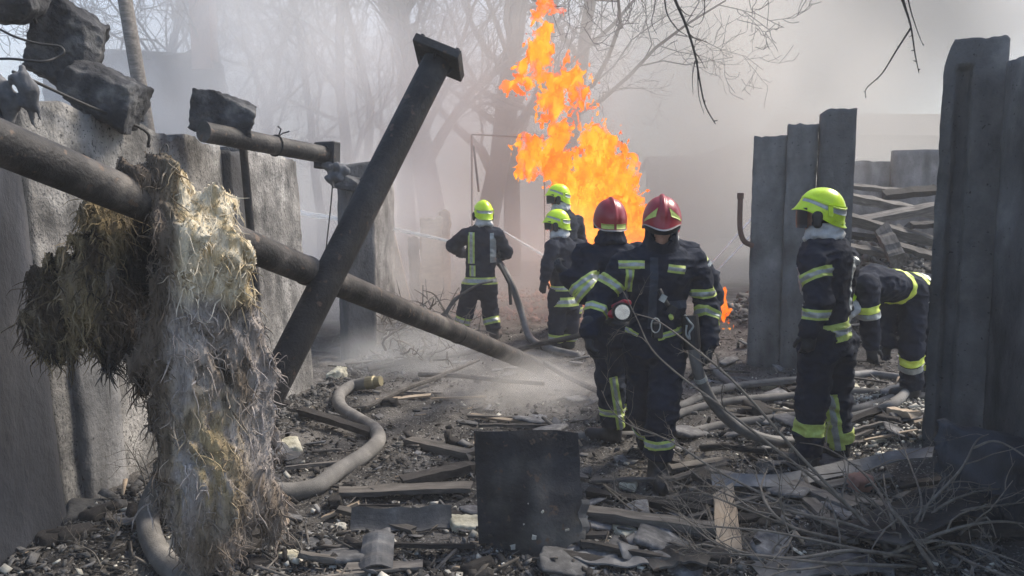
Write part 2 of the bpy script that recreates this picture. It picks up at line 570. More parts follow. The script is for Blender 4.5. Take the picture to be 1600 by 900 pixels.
# ------------------------------------------------------------------ concrete fence
def slab(name, A, B, z0, top, thick, m, parent=None, res=0.035, rough=0.012, lean=0.0, ragA=0.0, ragB=0.0, seed=0.0, side=1, groove=None):
    """upright slab: front face over A->B, thickness away from the front; top(u) gives the height of the broken edge"""
    A, B = Vector((A[0], A[1], 0)), Vector((B[0], B[1], 0))
    L = (B - A).length
    t = (B - A).normalized()
    n = Vector((t.y, -t.x, 0)) * side
    nu, nv = max(3, int(L / res) + 1), max(3, int(2.4 / res))
    u = np.linspace(0, 1, nu)
    v = np.linspace(0, 1, nv)
    U, Vv = np.meshgrid(u, v, indexing='ij')
    tops = np.array([top(x) + .018 * min(0.0, float(pnoise(np.array([x * L * 7, seed, 1.0]))) + .1) * 3 + .012 * float(pnoise(np.array([x * L * 19, seed, 4.0]))) for x in u])[:, None]
    H = z0 + (tops - z0) * Vv
    jag = lambda k: 0.6 * pnoise(np.stack([H * 2.3, 0 * H + k + seed, 0 * H], -1)) + 0.4 * pnoise(np.stack([H * 9, 0 * H + k, 0 * H + 4], -1))
    D = U * L + (1 - U) * ragA * jag(1.7) + U * ragB * jag(5.1)
    def grid(off, amp, sd):
        d = amp * (fbm(np.stack([D * 3, H * 3, 0 * D + sd + seed], -1), 4) + 0.5 * np.minimum(0, pnoise(np.stack([D * 7, H * 7, 0 * D + sd], -1)) + .15) * 2)
        o = off + d - (H * lean)
        if groove is not None and off >= 0: o = o + groove(U, H)
        return np.stack([A.x + t.x * D + n.x * o, A.y + t.y * D + n.y * o, H], -1)
    Fg, Bg = grid(0, rough, 0.3), grid(-thick, rough, 9.3)
    V = np.concatenate([Fg.reshape(-1, 3), Bg.reshape(-1, 3)])
    N = nu * nv
    ii, jj = np.meshgrid(np.arange(nu - 1), np.arange(nv - 1), indexing='ij')
    q = (ii * nv + jj).ravel()
    f1 = np.stack([q, q + nv, q + nv + 1, q + 1], 1)
    f2 = f1[:, ::-1] + N
    fs = [f1, f2]
    i = np.arange(nu - 1)
    a = i * nv + nv - 1
    fs.append(np.stack([a, a + nv, a + nv + N, a + N], 1))
    a = i * nv
    fs.append(np.stack([a + nv, a, a + N, a + nv + N], 1))
    j = np.arange(nv - 1)
    fs.append(np.stack([j + 1, j, j + N, j + 1 + N], 1)[:, ::-1])
    a = (nu - 1) * nv + j
    fs.append(np.stack([a, a + 1, a + 1 + N, a + N], 1)[:, ::-1])
    Fq = np.concatenate(fs)
    if side < 0: Fq = Fq[:, ::-1]
    o0 = np.array([A.x, A.y, 0])
    return obj(name, V - o0, Fq, m, parent, loc=tuple(o0), smooth=False)


def wob(base, amp, f, s):
    return lambda u: base + amp * float(fbm(np.array([u * f, s, 0.0]), 3))


# left fence: a line that closes in slowly with distance
LX = lambda Y: -2.85 + 0.118 * Y + 0.03
def lp(Y, off=0.0): return (LX(Y) + off, Y)

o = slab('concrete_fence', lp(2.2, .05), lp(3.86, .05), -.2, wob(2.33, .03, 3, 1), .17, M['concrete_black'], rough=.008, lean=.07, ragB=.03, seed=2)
tag(o, 'very dark concrete fence panel at the near left edge beside the pipe', 'wall')
o = slab('concrete_fence', lp(4.02, -.07), lp(6.02, -.02), -.2, lambda u: 2.33 - .10 * u + .05 * float(fbm(np.array([u * 9, 3.3, 0.]), 4)), .2, M['concrete'],
         rough=.010, lean=.06, ragA=.015, ragB=.01, seed=5)
tag(o, 'pale pitted concrete fence panel lit from the right behind the mineral wool', 'wall')
o = slab('concrete_fence', lp(6.34, -.02), lp(7.4, 0), -.2, lambda u: 2.24 - .05 * u + .04 * float(fbm(np.array([u * 6, 8.3, 0.]), 3)), .2, M['concrete'],
         rough=.010, lean=.05, ragA=.01, ragB=.07, seed=11)
tag(o, 'ragged ended concrete fence panel standing under the flanged overhead pipe', 'wall')
# concrete posts of the left fence
o = slab('concrete_post', lp(4.16, -.015), lp(4.5, -.015), -.2, lambda u: .98 + .06 * math.sin(u * 11), .12, M['concrete_grey'], rough=.014, lean=.06, ragA=.02, ragB=.02, seed=21)
tag(o, 'broken grey concrete post standing against the pale fence panel low at left', 'post')
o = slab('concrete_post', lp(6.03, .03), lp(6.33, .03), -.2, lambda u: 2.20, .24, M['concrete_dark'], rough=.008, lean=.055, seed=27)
tag(o, 'dark fence post between the two pale concrete panels at left', 'post')
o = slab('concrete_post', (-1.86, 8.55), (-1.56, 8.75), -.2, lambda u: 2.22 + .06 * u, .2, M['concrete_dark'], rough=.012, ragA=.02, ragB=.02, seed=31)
tag(o, 'dark narrow fence post standing alone in smoke behind the leaning steel post', 'post')
o = slab('concrete_fence', (-1.80, 9.0), (-1.62, 10.6), -.2, lambda u: 2.1 + .1 * float(fbm(np.array([u * 6, 1.3, 0.]), 3)), .2, M['concrete'], rough=.015, ragB=.08, seed=33)
tag(o, 'smoke veiled concrete fence panel behind the lone narrow post', 'wall')

# right fence, near: runs towards the camera
gro = lambda U, H: 0.0 * U
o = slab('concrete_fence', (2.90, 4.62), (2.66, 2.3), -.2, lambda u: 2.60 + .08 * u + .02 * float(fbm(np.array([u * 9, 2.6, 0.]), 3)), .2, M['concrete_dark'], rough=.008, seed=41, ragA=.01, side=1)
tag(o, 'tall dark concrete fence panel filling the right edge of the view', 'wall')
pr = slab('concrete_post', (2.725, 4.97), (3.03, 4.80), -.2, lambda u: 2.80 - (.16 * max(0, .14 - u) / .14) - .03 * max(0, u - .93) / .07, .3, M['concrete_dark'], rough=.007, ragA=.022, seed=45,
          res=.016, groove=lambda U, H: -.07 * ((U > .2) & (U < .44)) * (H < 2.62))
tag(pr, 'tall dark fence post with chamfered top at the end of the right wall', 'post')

# right fence, farther group of three
a = at(1172, 580, 8.05); b = at(1222, 580, 8.0); c = at(1262, 580, 7.9); d = at(1314, 580, 7.8)
o = slab('concrete_fence', (a.x, a.y + .12), (b.x, b.y + .08), -.2, wob(2.5, .025, 3, 2), .18, M['concrete_grey'], rough=.009, ragA=.015, seed=51)
tag(o, 'lowest of three upright concrete slabs, the one next to the bent rusty pipe', 'wall')
o = slab('concrete_fence', (b.x - .03, b.y + .0), (c.x + .02, c.y + .02), -.2, lambda u: 2.60 + .03 * float(fbm(np.array([u * 4, 6.3, 0.]), 3)), .18, M['concrete_grey'], rough=.010, ragA=.012, ragB=.012, seed=55)
tag(o, 'middle of three upright concrete slabs behind the right lime helmet', 'wall')
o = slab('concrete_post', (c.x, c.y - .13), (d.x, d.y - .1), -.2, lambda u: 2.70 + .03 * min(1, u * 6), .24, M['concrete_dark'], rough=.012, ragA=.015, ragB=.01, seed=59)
tag(o, 'tallest of three upright concrete slabs beside the heap of beams', 'post')

# far fence beyond the beams
o = slab('concrete_fence', at(1300, 400, 16.2).xy, at(1391, 400, 16.1).xy, -.2, wob(2.72, .03, 3, 4), .2, M['concrete_grey'], res=.1, seed=61)
tag(o, 'distant hazy concrete fence panel behind the heap of beams, lower one', 'wall')
o = slab('concrete_fence', at(1389, 400, 15.9).xy, at(1500, 400, 15.7).xy, -.2, wob(2.93, .02, 3, 5), .2, M['concrete_grey'], res=.1, seed=63)
tag(o, 'distant hazy concrete fence panel behind the heap of beams, taller one', 'wall')


# ------------------------------------------------------------------ broken concrete lumps
def rock(name, c, size, m, rot=(0, 0, 0), seed=0, vox=.03, amp=.12, parent=None):
    """lump with flat broken faces: a box cut by random planes, roughened"""
    r = np.random.default_rng(seed)
    s = np.array(size) / 2
    n = [int(2 * (x * 1.25) / vox) + 4 for x in s]
    ax = [np.linspace(-x * 1.25, x * 1.25, k) for x, k in zip(s, n)]
    X, Y, Z = np.meshgrid(*ax, indexing='ij')
    P = np.stack([X, Y, Z], -1)
    d = np.max(np.abs(P) - s, -1)
    for _ in range(7):
        no = r.normal(size=3)
        no /= np.linalg.norm(no)
        off = np.sum(np.abs(no) * s) * r.uniform(.6, .82)
        d = np.maximum(d, P @ no - off)
    mn = min(size)
    d = d + mn * amp * (.35 * fbm(P * (1.6 / mn) + seed, 2) + .45 * fbm(P * (6 / mn) + seed, 4))
    sp = np.array([(a[1] - a[0]) for a in ax])
    V, Q = surface_nets(d.astype(np.float32), (0, 0, 0), 1.0)
    V = V * sp + np.array([a[0] for a in ax])
    o = obj(name, V, Q, m, parent, loc=tuple(c))
    o.rotation_euler = rot
    return o


c = at(105, 78, 4.75)
tag(rock('concrete_block', c, (.36, .34, .58), M['sooty_shaded_block'], (.1, .25, .4), 3, .013), 'tall broken concrete block leaning on the wall top at upper left', 'rubble')
c = at(165, 150, 4.7)
tag(rock('concrete_block', c, (.40, .32, .30), M['sooty_shaded_block'], (.15, .42, .2), 9, .013), 'broken concrete block with a sloping face wedged below the tallest block', 'rubble')
c = at(352, 184, 5.55)
tag(rock('concrete_block', c, (.44, .34, .30), M['sooty_shaded_block'], (.0, .12, .3), 14, .013), 'broken concrete block resting on the wall above the flanged pipe', 'rubble')
c = at(12, 2, 4.3)
tag(rock('concrete_block', c, (.36, .3, .22), M['sooty_shaded_block'], (.0, .05, .1), 21, .013), 'dark rubble lump cut off by the upper left corner of the view', 'rubble')
c = at(540, 285, 8.3)
tag(rock('concrete_block', c, (.34, .25, .16), M['sooty_shaded_block'], (.0, .2, .1), 24, .02), 'small hazy rubble lump caught in wires beside the leaning steel post', 'rubble')
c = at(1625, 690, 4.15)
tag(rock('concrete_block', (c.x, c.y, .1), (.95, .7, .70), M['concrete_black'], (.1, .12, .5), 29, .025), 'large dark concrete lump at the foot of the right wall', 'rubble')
# inside the left wall near the ground
c = G(150, 800)
tag(rock('concrete_block', (c.x - .05, c.y, .05), (.3, .25, .2), M['rubble'], (.1, .2, .6), 33, .02), 'dark concrete lump at the foot of the broken left post', 'rubble')

# ------------------------------------------------------------------ pipes
def pipe(name, A, B, r, m, n=28, seg=24, parent=None, dent=.0):
    A, B = Vector(A), Vector(B)
    P = [A.lerp(B, i / seg) for i in range(seg + 1)]
    V, Fc = tube([p - A for p in P], r, n)
    return obj(name, V, Fc, m, parent, loc=A if parent is None else None, smooth=False)


def shade_auto(o, ang=40):
    me = o.data
    me.polygons.foreach_set('use_smooth', np.ones(len(me.polygons), dtype=bool))
    bm = bmesh.new()
    bm.from_mesh(me)
    for e in bm.edges:
        if len(e.link_faces) == 2 and e.calc_face_angle(0) > math.radians(ang): e.smooth = False
    bm.to_mesh(me)
    bm.free()
    return o


PA, PB = at(-60, 198, 2.62), at(858, 580, 8.45)
mp_ = empty('long_pipe', PA)
o = shade_auto(pipe('pipe_body', PA, PB, .081, M['steel'], 32, 40)); o.parent = mp_; o.location = (0, 0, 0)
mb = MB()
dirp = (PB - PA).normalized()
for f in (.30, .62, .83):
    p = PA.lerp(PB, f)
    P = [p - dirp * .02 - PA, p - dirp * .012 - PA, p + dirp * .012 - PA, p + dirp * .02 - PA]
    w_ = MB().tube(P, [.0805, .0865, .0865, .0805], 32)
    shade_auto(w_.build('weld_seam', M['steel'], mp_))
tag(mp_, 'long sooty steel pipe slanting from upper left down to the ground', 'pipe')

# diagonal flanged post
TA, TB = at(308, 858, 3.93), at(684, 95, 4.83)
TA.z = max(TA.z, 0.0)
po = empty('leaning_steel_post', TA)
dt = (TB - TA).normalized()
o = shade_auto(pipe('post_shaft', TA, TB, .088, M['steel_post'], 24, 16)); o.parent = po; o.location = (0, 0, 0)
# flange plate on top: square plate across the axis
side = Vector((1, 0, 0)); side = (side - dt * side.dot(dt)).normalized(); fr = dt.cross(side)
R = Matrix((side, fr, dt)).transposed()
mbx = MB().box(TB - TA + dt * .02, (.30, .30, .055), R)
o = mbx.build('flange_plate', M['steel_post'], po)
bv = o.modifiers.new('bevel', 'BEVEL'); bv.width = .006; bv.segments = 2
mbx = MB().tube([TB - TA + dt * .047, TB - TA + dt * .062], [.06, .055], 20)
shade_auto(mbx.build('flange_hub', M['steel_post'], po))
for sx in (-1, 1):
    for sy in (-1, 1):
        p = TB - TA + side * sx * .115 + fr * sy * .115
        MB().tube([p + dt * .04, p + dt * .066], .014, 6).build('bolt', M['steel_post'], po)
for sx, sy in ((1, 0), (-1, 0), (0, 1), (0, -1)):
    p = TB - TA
    e1 = (side * sx + fr * sy)
    e2 = dt.cross(e1)
    V = [p - dt * .012 + e1 * .086 + e2 * k for k in (-.004, .004)] + [p - dt * .012 + e1 * .12 + e2 * k for k in (-.004, .004)] + [p - dt * .07 + e1 * .086 + e2 * k for k in (-.004, .004)]
    MB().add(V, [(0, 2, 4), (1, 5, 3), (0, 1, 3, 2), (2, 3, 5, 4), (4, 5, 1, 0)]).build('gusset', M['steel_post'], po)
tag(po, 'dark leaning steel post with a square flange on top, crossing the long pipe', 'post')

# pipe along the wall top, with a square end collar
QA, QB = at(318, 206, 5.2), at(507, 242, 6.25)
wp = empty('overhead_pipe', QA)
dq = (QB - QA).normalized()
o = shade_auto(pipe('pipe_body', QA, QB, .07, M['steel'], 24, 12)); o.parent = wp; o.location = (0, 0, 0)
sq = dq.cross(Vector((0, 0, 1))).normalized(); uq = sq.cross(dq)
Rq = Matrix((sq, dq, uq)).transposed()
o = MB().box(QB - QA + dq * .03, (.21, .09, .21), Rq).build('end_flange', M['steel_post'], wp)
bv = o.modifiers.new('bevel', 'BEVEL'); bv.width = .008
p = (QA.lerp(QB, .55) - QA)
mb = MB()
ringp = [p + (sq * math.cos(a) + uq * math.sin(a)) * .076 for a in np.linspace(0, 2 * math.pi, 20)]
mb.tube(ringp, .007, 6)
mb.tube([p + uq * .07 + sq * .03, p + uq * .12 + sq * .05, p + uq * .14 + sq * .02], .006, 5)
mb.tube([p + uq * .07 - sq * .03 + dq * .05, p + uq * .11 - sq * .05 + dq * .12, p + uq * .13 - sq * .02 + dq * .16], .006, 5)
mb.build('wire_tie', M['wire'], wp)
tag(wp, 'steel pipe with square end flange resting on top of the left wall', 'pipe')

# strut under the overhead pipe
o = shade_auto(pipe('support_strut', at(380, 232, 5.75), at(402, 470, 5.9), .03, M['steel_post'], 10, 6))
tag(o, 'thin dark strut propping the overhead pipe against the wall', 'strut')
# bent rusty pipe at right
P = smooth_path([at(1157, 303, 8.0), at(1156, 340, 8.0), at(1157, 362, 8.0), at(1163, 377, 8.0), at(1176, 384, 8.02)], 8)
mb = MB().tube(P, .027, 14)
o = shade_auto(mb.build('bent_pipe', M['rust'], None, loc=P[-1]))
MB().tube([P[0] - P[-1] + Vector((0, 0, .01)), P[0] - P[-1] - Vector((0, 0, .05))], .034, 14).build('pipe_collar', M['rust'], o)
tag(o, 'bent rusty standpipe with open end fixed to the far right slabs', 'pipe')

# ------------------------------------------------------------------ wires and rags on the left wall
def strand(name, pts, r, m, label=None, cat=None, group=None, per=6, parent=None, n=6):
    P = smooth_path(pts, per)
    rr = r if hasattr(r, '__len__') else [r] * len(P)
    if len(rr) != len(P): rr = list(np.interp(np.linspace(0, 1, len(P)), np.linspace(0, 1, len(rr)), rr))
    o = MB().tube(P, rr, n).build(name, m, parent, loc=P[0] if parent is None else None, smooth=True)
    if label: tag(o, label, cat, group)
    return o


strand('wall_cable', [at(20, 112, 3.95), at(60, 130, 4.1), at(130, 162, 4.4), at(225, 203, 4.85), at(232, 230, 4.9)], .009, M['wire'], 'black cable running down along the top of the left wall', 'cable')
strand('bent_wire', [at(0, 46, 3.7), at(25, 58, 3.7), at(60, 68, 3.75), at(92, 72, 3.8), at(100, 82, 3.8), at(88, 90, 3.78), at(65, 96, 3.72), at(20, 92, 3.7), at(0, 92, 3.7)], .006, M['wire'], 'looped black wire sticking out above the near left panel', 'wire')
strand('rebar', [at(50, -25, 4.3), at(50, 15, 4.3), at(56, 36, 4.35)], .009, M['wire'], 'short bar hanging at the top beside the tall broken block', 'bar')
strand('hanging_wire', [at(522, 262, 6.2), at(516, 330, 6.4), at(510, 385, 6.6), at(508, 430, 6.7)], .006, M['wire'], 'thin wire hanging straight down from the overhead pipe end', 'wire')
strand('hanging_wire', [at(580, 262, 8.3), at(560, 285, 8.3), at(545, 320, 8.3), at(537, 345, 8.3), at(535, 380, 8.3)], .008, M['wire'], 'wire drooping from the rubble lump beside the lone post', 'wire')
strand('wire_loop', [at(245, 250, 4.55), at(258, 226, 4.6), at(262, 236, 4.6), at(250, 252, 4.56)], .006, M['wire'], 'small wire loop sticking out of the pale concrete panel', 'wire')


def rag(name, top, bottom, wid, label, seed, m=None):
    r = random.Random(seed)
    S = SDF()
    top, bottom = Vector(top), Vector(bottom)
    for k in range(7):
        x = r.uniform(-wid, wid)
        a = top + Vector((x, r.uniform(-.03, .03), r.uniform(-.05, .03)))
        b = bottom + Vector((x * .7 + r.uniform(-.04, .04), r.uniform(-.03, .03), r.uniform(-.06, .16)))
        mid = a.lerp(b, .5) + Vector((r.uniform(-.05, .05), r.uniform(-.03, .02), 0))
        rr = r.uniform(.02, .045)
        S.cone(a - top, mid - top, rr * .7, rr, k=.02)
        S.cone(mid - top, b - top, rr, .006, k=.02)
    V, Q = S.mesh(.009, lambda P: .012 * fbm(P * np.array([26, 26, 8]) + seed, 3))
    return tag(obj(name, V, Q, m or M['rag'], loc=top, smooth=True), label, 'rag')


rag('torn_fabric', at(8, 112, 3.78), at(38, 200, 3.85), .10, 'torn grey fabric bundle snagged on top of the near left panel', 4)
rag('torn_fabric', at(520, 262, 6.2), at(526, 285, 6.22), .05, 'small torn rag hanging from the overhead pipe flange', 8)

# ------------------------------------------------------------------ people
def unit(v):
    v = Vector(v)
    return v.normalized()


def clip_band(V, Q, keep, planes, facing=None, lift=.006, thick=.008, normals=None):
    """a strip of the cloth surface between planes, raised and given thickness"""
    bm = bmesh.new()
    used = {}
    for f in keep:
        ids = Q[f]
        vs = []
        for i in ids:
            i = int(i)
            if i not in used: used[i] = bm.verts.new(V[i])
            vs.append(used[i])
        try: bm.faces.new(vs)
        except ValueError: pass
    for co, no in planes:
        g = bm.verts[:] + bm.edges[:] + bm.faces[:]
        bmesh.ops.bisect_plane(bm, geom=g, plane_co=co, plane_no=no, clear_outer=True, dist=1e-5)
    if not bm.faces:
        bm.free()
        return None
    bm.normal_update()
    if facing is not None:
        bad = [f for f in bm.faces if f.normal.dot(facing) < 0.1]
        bmesh.ops.delete(bm, geom=bad, context='FACES')
        bm.normal_update()
    if not bm.faces:
        bm.free()
        return None
    for v in bm.verts: v.co += v.normal * lift
    r = bmesh.ops.solidify(bm, geom=bm.faces[:], thickness=thick)
    bm.normal_update()
    me = bpy.data.meshes.new('strip')
    bm.to_mesh(me)
    bm.free()
    me.polygons.foreach_set('use_smooth', np.zeros(len(me.polygons), dtype=bool))
    return me


class Person:
    def __init__(self, label, J, facing, look=None, up=(0, 0, 1), vox=.011, girth=1.0, hem=.16, cloth='cloth', seed=0, parts=True, chest=1.0, trouser_r=1.0, hand_label=None):
        self.J = J = {k: Vector(v) for k, v in J.items()}
        an = (J['aL'] + J['aR']) / 2
        o = Vector((an.x, an.y, float(gh(an.x, an.y))))
        self.o = o
        L = lambda k: J[k] - o
        self.L = L
        g = girth
        pel = (L('hL') + L('hR')) / 2
        u = (L('sR') - L('sL')).normalized()
        neck = L('neck')
        sp = (neck - pel).normalized()
        f = Vector(facing)
        f = (f - sp * f.dot(sp)).normalized()
        self.f, self.u, self.sp, self.pel = f, u, sp, pel
        S = SDF()
        p1, p2 = pel.lerp(neck, .38), pel.lerp(neck, .78)
        top = pel + sp * .02
        S.cone(top, p1, .175 * g, .172 * g, 'torso', f, 1.3, .03)
        S.cone(p1, p2, .172 * g, .188 * g * chest, 'torso', f, 1.32, .04)
        S.cone(L('sL').lerp(L('sR'), .14) - sp * .03, L('sL').lerp(L('sR'), .86) - sp * .03, .085 * g, .085 * g, 'torso', k=.05)
        S.cone(neck + sp * .0, neck - sp * .12, .075, .12, 'torso', k=.05)
        S.cone(neck - sp * .03, L('head') - sp * .02, .074, .068, 'collar', k=.03)
        hp = pel - sp * hem
        S.cone(top, hp - sp * .12, .178 * g, .222 * g, 'torso', f, 1.28, .02, clip=(hp, -sp))
        for s in 'LR':
            a, e, w_ = L('s' + s), L('e' + s), L('w' + s)
            S.cone(a, e, .088 * g, .076 * g, 'arm' + s, k=.04)
            S.cone(e, w_, .078 * g, .060 * g, 'arm' + s, k=.03)
            h, k_, ak = L('h' + s), L('k' + s), L('a' + s)
            tr = trouser_r
            S.cone(h, k_, .118 * g * tr, .095 * g * tr, 'leg' + s, k=.03)
            d = (ak - k_).normalized()
            S.cone(k_, ak, .096 * g * tr, .088 * g * tr, 'leg' + s, k=.03, clip=(ak + Vector((0, 0, .02)), d))
            t = L('t' + s)
            S.cone(ak + Vector((0, 0, .05)), Vector((ak.x, ak.y, t.z + .05)), .06, .058, 'boot', k=.02)
            S.cone(Vector((ak.x, ak.y, t.z + .045)), t + Vector((0, 0, .045)), .05, .045, 'boot', k=.03)
        # head with a face
        hc = L('head')
        lf = unit(look) if look is not None else f
        upv = Vector(up)
        hu = (upv - lf * upv.dot(lf)).normalized()
        hs = lf.cross(hu).normalized()
        self.hc, self.lf, self.hu, self.hs = hc, lf, hu, hs
        S.cone(hc + hu * .02, hc + hu * .03 - lf * .015, .088, .088, 'head', hs, 1.15, .02)
        S.cone(hc + lf * .03 - hu * .02, hc + lf * .052 - hu * .075, .066, .042, 'head', hs, 1.1, .03)
        S.cone(hc + lf * .094 + hu * .005, hc + lf * .112 - hu * .032, .009, .015, 'head', k=.012)
        S.cone(hc + lf * .082 + hu * .018 + hs * .03, hc + lf * .082 + hu * .018 - hs * .03, .013, .013, 'head', k=.015)
        S.cone(hc + lf * .088 - hu * .062 + hs * .015, hc + lf * .088 - hu * .062 - hs * .015, .010, .010, 'head', k=.008)
        S.cone(hc + lf * .086 - hu * .074 + hs * .012, hc + lf * .086 - hu * .074 - hs * .012, .010, .010, 'head', k=.008)
        for sg in (1, -1):
            S.cone(hc + hs * sg * .082 + hu * .02, hc + hs * sg * .085 - hu * .02, .014, .012, 'head', k=.01)
        self.S = S
        legw = {}

        def disp(P):
            n1 = fbm(P * np.array([7, 7, 11]) + seed * 3.1, 3)
            n2 = 1 - np.abs(pnoise(P * np.array([9, 9, 17]) + seed * 1.7 + 9)) * 2.2
            hd = np.linalg.norm(P - np.array(hc + hu * .0), axis=-1)
            wgt = np.clip((hd - .13) / .06, 0, 1)
            ft = np.clip((P[..., 2] - .12) / .1, 0.15, 1)
            return (-.016 * n1 - .016 * np.clip(n2, 0, 1) ** 1.5 + .004) * wgt * ft

        V, Q = S.mesh(vox, disp)
        self.V, self.Q = V, Q
        cen = V[Q].mean(1)
        lab = S.labels(cen)
        tags = [q['tag'] for q in S.p]
        ft = np.array([tags[i] for i in lab])
        self.ft = ft
        me = mesh('person', V, Q, True)
        for m in (M[cloth], M['skin'], M['black']): me.materials.append(m)
        mi = np.zeros(len(Q), dtype=np.int32)
        mi[ft == 'head'] = 1
        mi[ft == 'boot'] = 2
        me.polygons.foreach_set('material_index', mi)
        self.root = obj('person', me, None, None, None, loc=o)
        tag(self.root, label, 'person')
        # boots
        for s in 'LR':
            t, ak = L('t' + s), L('a' + s)
            B = SDF()
            gz = float(gh(J['t' + s].x, J['t' + s].y)) - o.z
            base = min(t.z, ak.z - .08)
            heel = Vector((ak.x, ak.y, base + .05)); tt = Vector((t.x, t.y, base + .045))
            dd = (tt - heel); dd.z = 0; dd.normalize()
            B.cone(ak + Vector((0, 0, .10)), heel, .072, .062, k=.03)
            B.cone(heel, tt, .056, .050, k=.04)
            B.cone(heel - dd * .02 + Vector((0, 0, -.028)), tt + Vector((0, 0, -.026)), .045, .048, k=.01, v=(0, 0, 1), sq=2.0)
            VV, QQ = B.mesh(max(.012, vox), lambda P: .006 * fbm(P * 14 + seed, 2))
            obj('boot', VV, QQ, M['black'], self.root, smooth=True)

    # -- reflective tape
    def band(self, tags, co, no, width, name='reflective_stripe', m='lime', silver=True, extra=(), facing=None, lift=.004):
        no = unit(no)
        co = Vector(co)
        keep = np.nonzero(np.isin(self.ft, tags))[0]
        cen = self.V[self.Q[keep]].mean(1)
        dd = np.abs((cen - np.array(co)) @ np.array(no))
        keep = keep[dd < width / 2 + .05]
        ex = [(Vector(c), Vector(n)) for c, n in extra]
        me = clip_band(self.V, self.Q, keep, [(co + no * width / 2, no), (co - no * width / 2, -no)] + ex, facing, lift)
        if me is None: return None
        me.materials.append(M[m])
        o = bpy.data.objects.new(name, me)
        COL.objects.link(o)
        o.parent = self.root
        if silver:
            w2 = width * silver if silver is not True else width * .4
            me2 = clip_band(self.V, self.Q, keep, [(co + no * w2 / 2, no), (co - no * w2 / 2, -no)] + ex, facing, lift + .004)
            if me2 is not None:
                me2.materials.append(M['silver'])
                o2 = bpy.data.objects.new('silver_tape', me2)
                COL.objects.link(o2)
                o2.parent = o
        return o

    def limb_band(self, a, b, t, width, tags, tilt=(0, 0, 0), **k):
        A, B = self.L(a), self.L(b)
        no = ((B - A).normalized() + Vector(tilt)).normalized()
        ax = (B - A).normalized()
        ex = list(k.pop('extra', []))
        return self.band(tags, A.lerp(B, t), no, width, extra=ex, **k)

    def patch(self, tags, c, au, wu, av, wv, facing, **k):
        """rectangular tape: centre c, width wu along au, height wv along av"""
        au, av = unit(au), unit(av)
        c = Vector(c)
        if wu >= wv:
            return self.band(tags, c, av, wv, extra=[(c + au * wu / 2, au), (c - au * wu / 2, -au)], facing=facing, **k)
        return self.band(tags, c, au, wu, extra=[(c + av * wv / 2, av), (c - av * wv / 2, -av)], facing=facing, **k)

    # -- helmet
    def helmet(self, m='helmet_lime', style='lime', tilt=0.0, res=(72, 30), scale=1.0):
        c, f, up, s = self.hc, self.lf, self.hu, self.hs
        f2 = (f * math.cos(tilt) + up * math.sin(tilt)); up2 = (up * math.cos(tilt) - f * math.sin(tilt))
        root = self.root
        a_s, b_f, c_t = .122 * scale, .152 * scale, .158 * scale
        base = c + up2 * .015 - f2 * .008

        def rimz(az):
            k = (1 + math.cos(az)) / 2          # 1 in front
            k = k * k * (3 - 2 * k)
            low = -.105 if style == 'lime' else -.085
            ear = -.03 * math.exp(-((abs(az) - 1.75) / .35) ** 2)
            return (low * (1 - k) + .028 * k + ear * (1 - k)) * scale

        def S(az, v, off=0.0):
            rz = rimz(az)
            phm = math.acos(max(-1, min(1, rz / c_t)))
            ph = v * phm
            z = c_t * math.cos(ph)
            rad = math.sin(min(ph, math.pi / 2)) ** .86
            if ph > math.pi / 2: rad *= 1 - .10 * (ph - math.pi / 2)
            ca, sa = math.cos(az), math.sin(az)
            peak = .034 * max(0, ca) ** 3 * max(0, (v - .72) / .28) ** 2
            flare = .016 * max(0, -ca) ** 1.5 * max(0, (v - .85) / .15) ** 2
            p = f2 * (ca * rad * b_f + ca * (peak + flare * 1.0) * 1) + s * (sa * rad * a_s) + up2 * (z - peak * .25)
            lat = abs(sa * rad * a_s)
            ridge = .013 * math.exp(-(lat / .014) ** 4) * (1 - max(0, (v - .7) / .3)) if style == 'red' else .006 * math.exp(-(lat / .03) ** 4) * (1 - v)
            d = (f2 * ca * math.sin(ph) / b_f + s * sa * math.sin(ph) / a_s + up2 * math.cos(ph) / c_t).normalized()
            return base + p + d * (off + ridge)

        def sheet(az0, az1, v0, v1, nu, nv, off, thick, closed=False):
            V, Fc = [], []
            nuu = nu if closed else nu + 1
            for lay in (off, off - thick):
                for j in range(nv + 1):
                    for i in range(nuu):
                        az = az0 + (az1 - az0) * i / nu
                        vv0 = v0(az) if callable(v0) else v0
                        vv1 = v1(az) if callable(v1) else v1
                        V.append(S(az, vv0 + (vv1 - vv0) * j / nv, lay))
            N = nuu * (nv + 1)
            for j in range(nv):
                for i in range(nu):
                    i2 = (i + 1) % nuu
                    q = (j * nuu + i, j * nuu + i2, (j + 1) * nuu + i2, (j + 1) * nuu + i)
                    Fc.append(q[::-1]); Fc.append(tuple(k + N for k in q))
            def rimf(seq):
                for a, b in zip(seq, seq[1:]): Fc.append((a, b, b + N, a + N))
            row = lambda j: [j * nuu + i for i in range(nuu)] + ([j * nuu] if closed else [])
            rimf(row(nv)); rimf(row(0)[::-1])
            if not closed:
                rimf([j * nuu for j in range(nv + 1)]); rimf([j * nuu + nuu - 1 for j in range(nv + 1)][::-1])
            return V, Fc

        pi = math.pi
        V, Fc = sheet(0, 2 * pi, .002, 1, res[0], res[1], 0, .006, True)
        h = obj('helmet', V, Fc, M[m], root, smooth=True)
        self.h = h
        def add(name, az0, az1, v0, v1, mm, off=.004, th=.006, nu=24, nv=3, par=None, closed=False):
            V, Fc = sheet(az0, az1, v0, v1, nu, nv, off, th, closed)
            return obj(name, V, Fc, M[mm], par or h, smooth=True)
        add('rim_trim', 0, 2 * pi, .975, 1.0, 'trim' if style == 'red' else 'helmet_lime', .004, .010, 72, 2, closed=True)
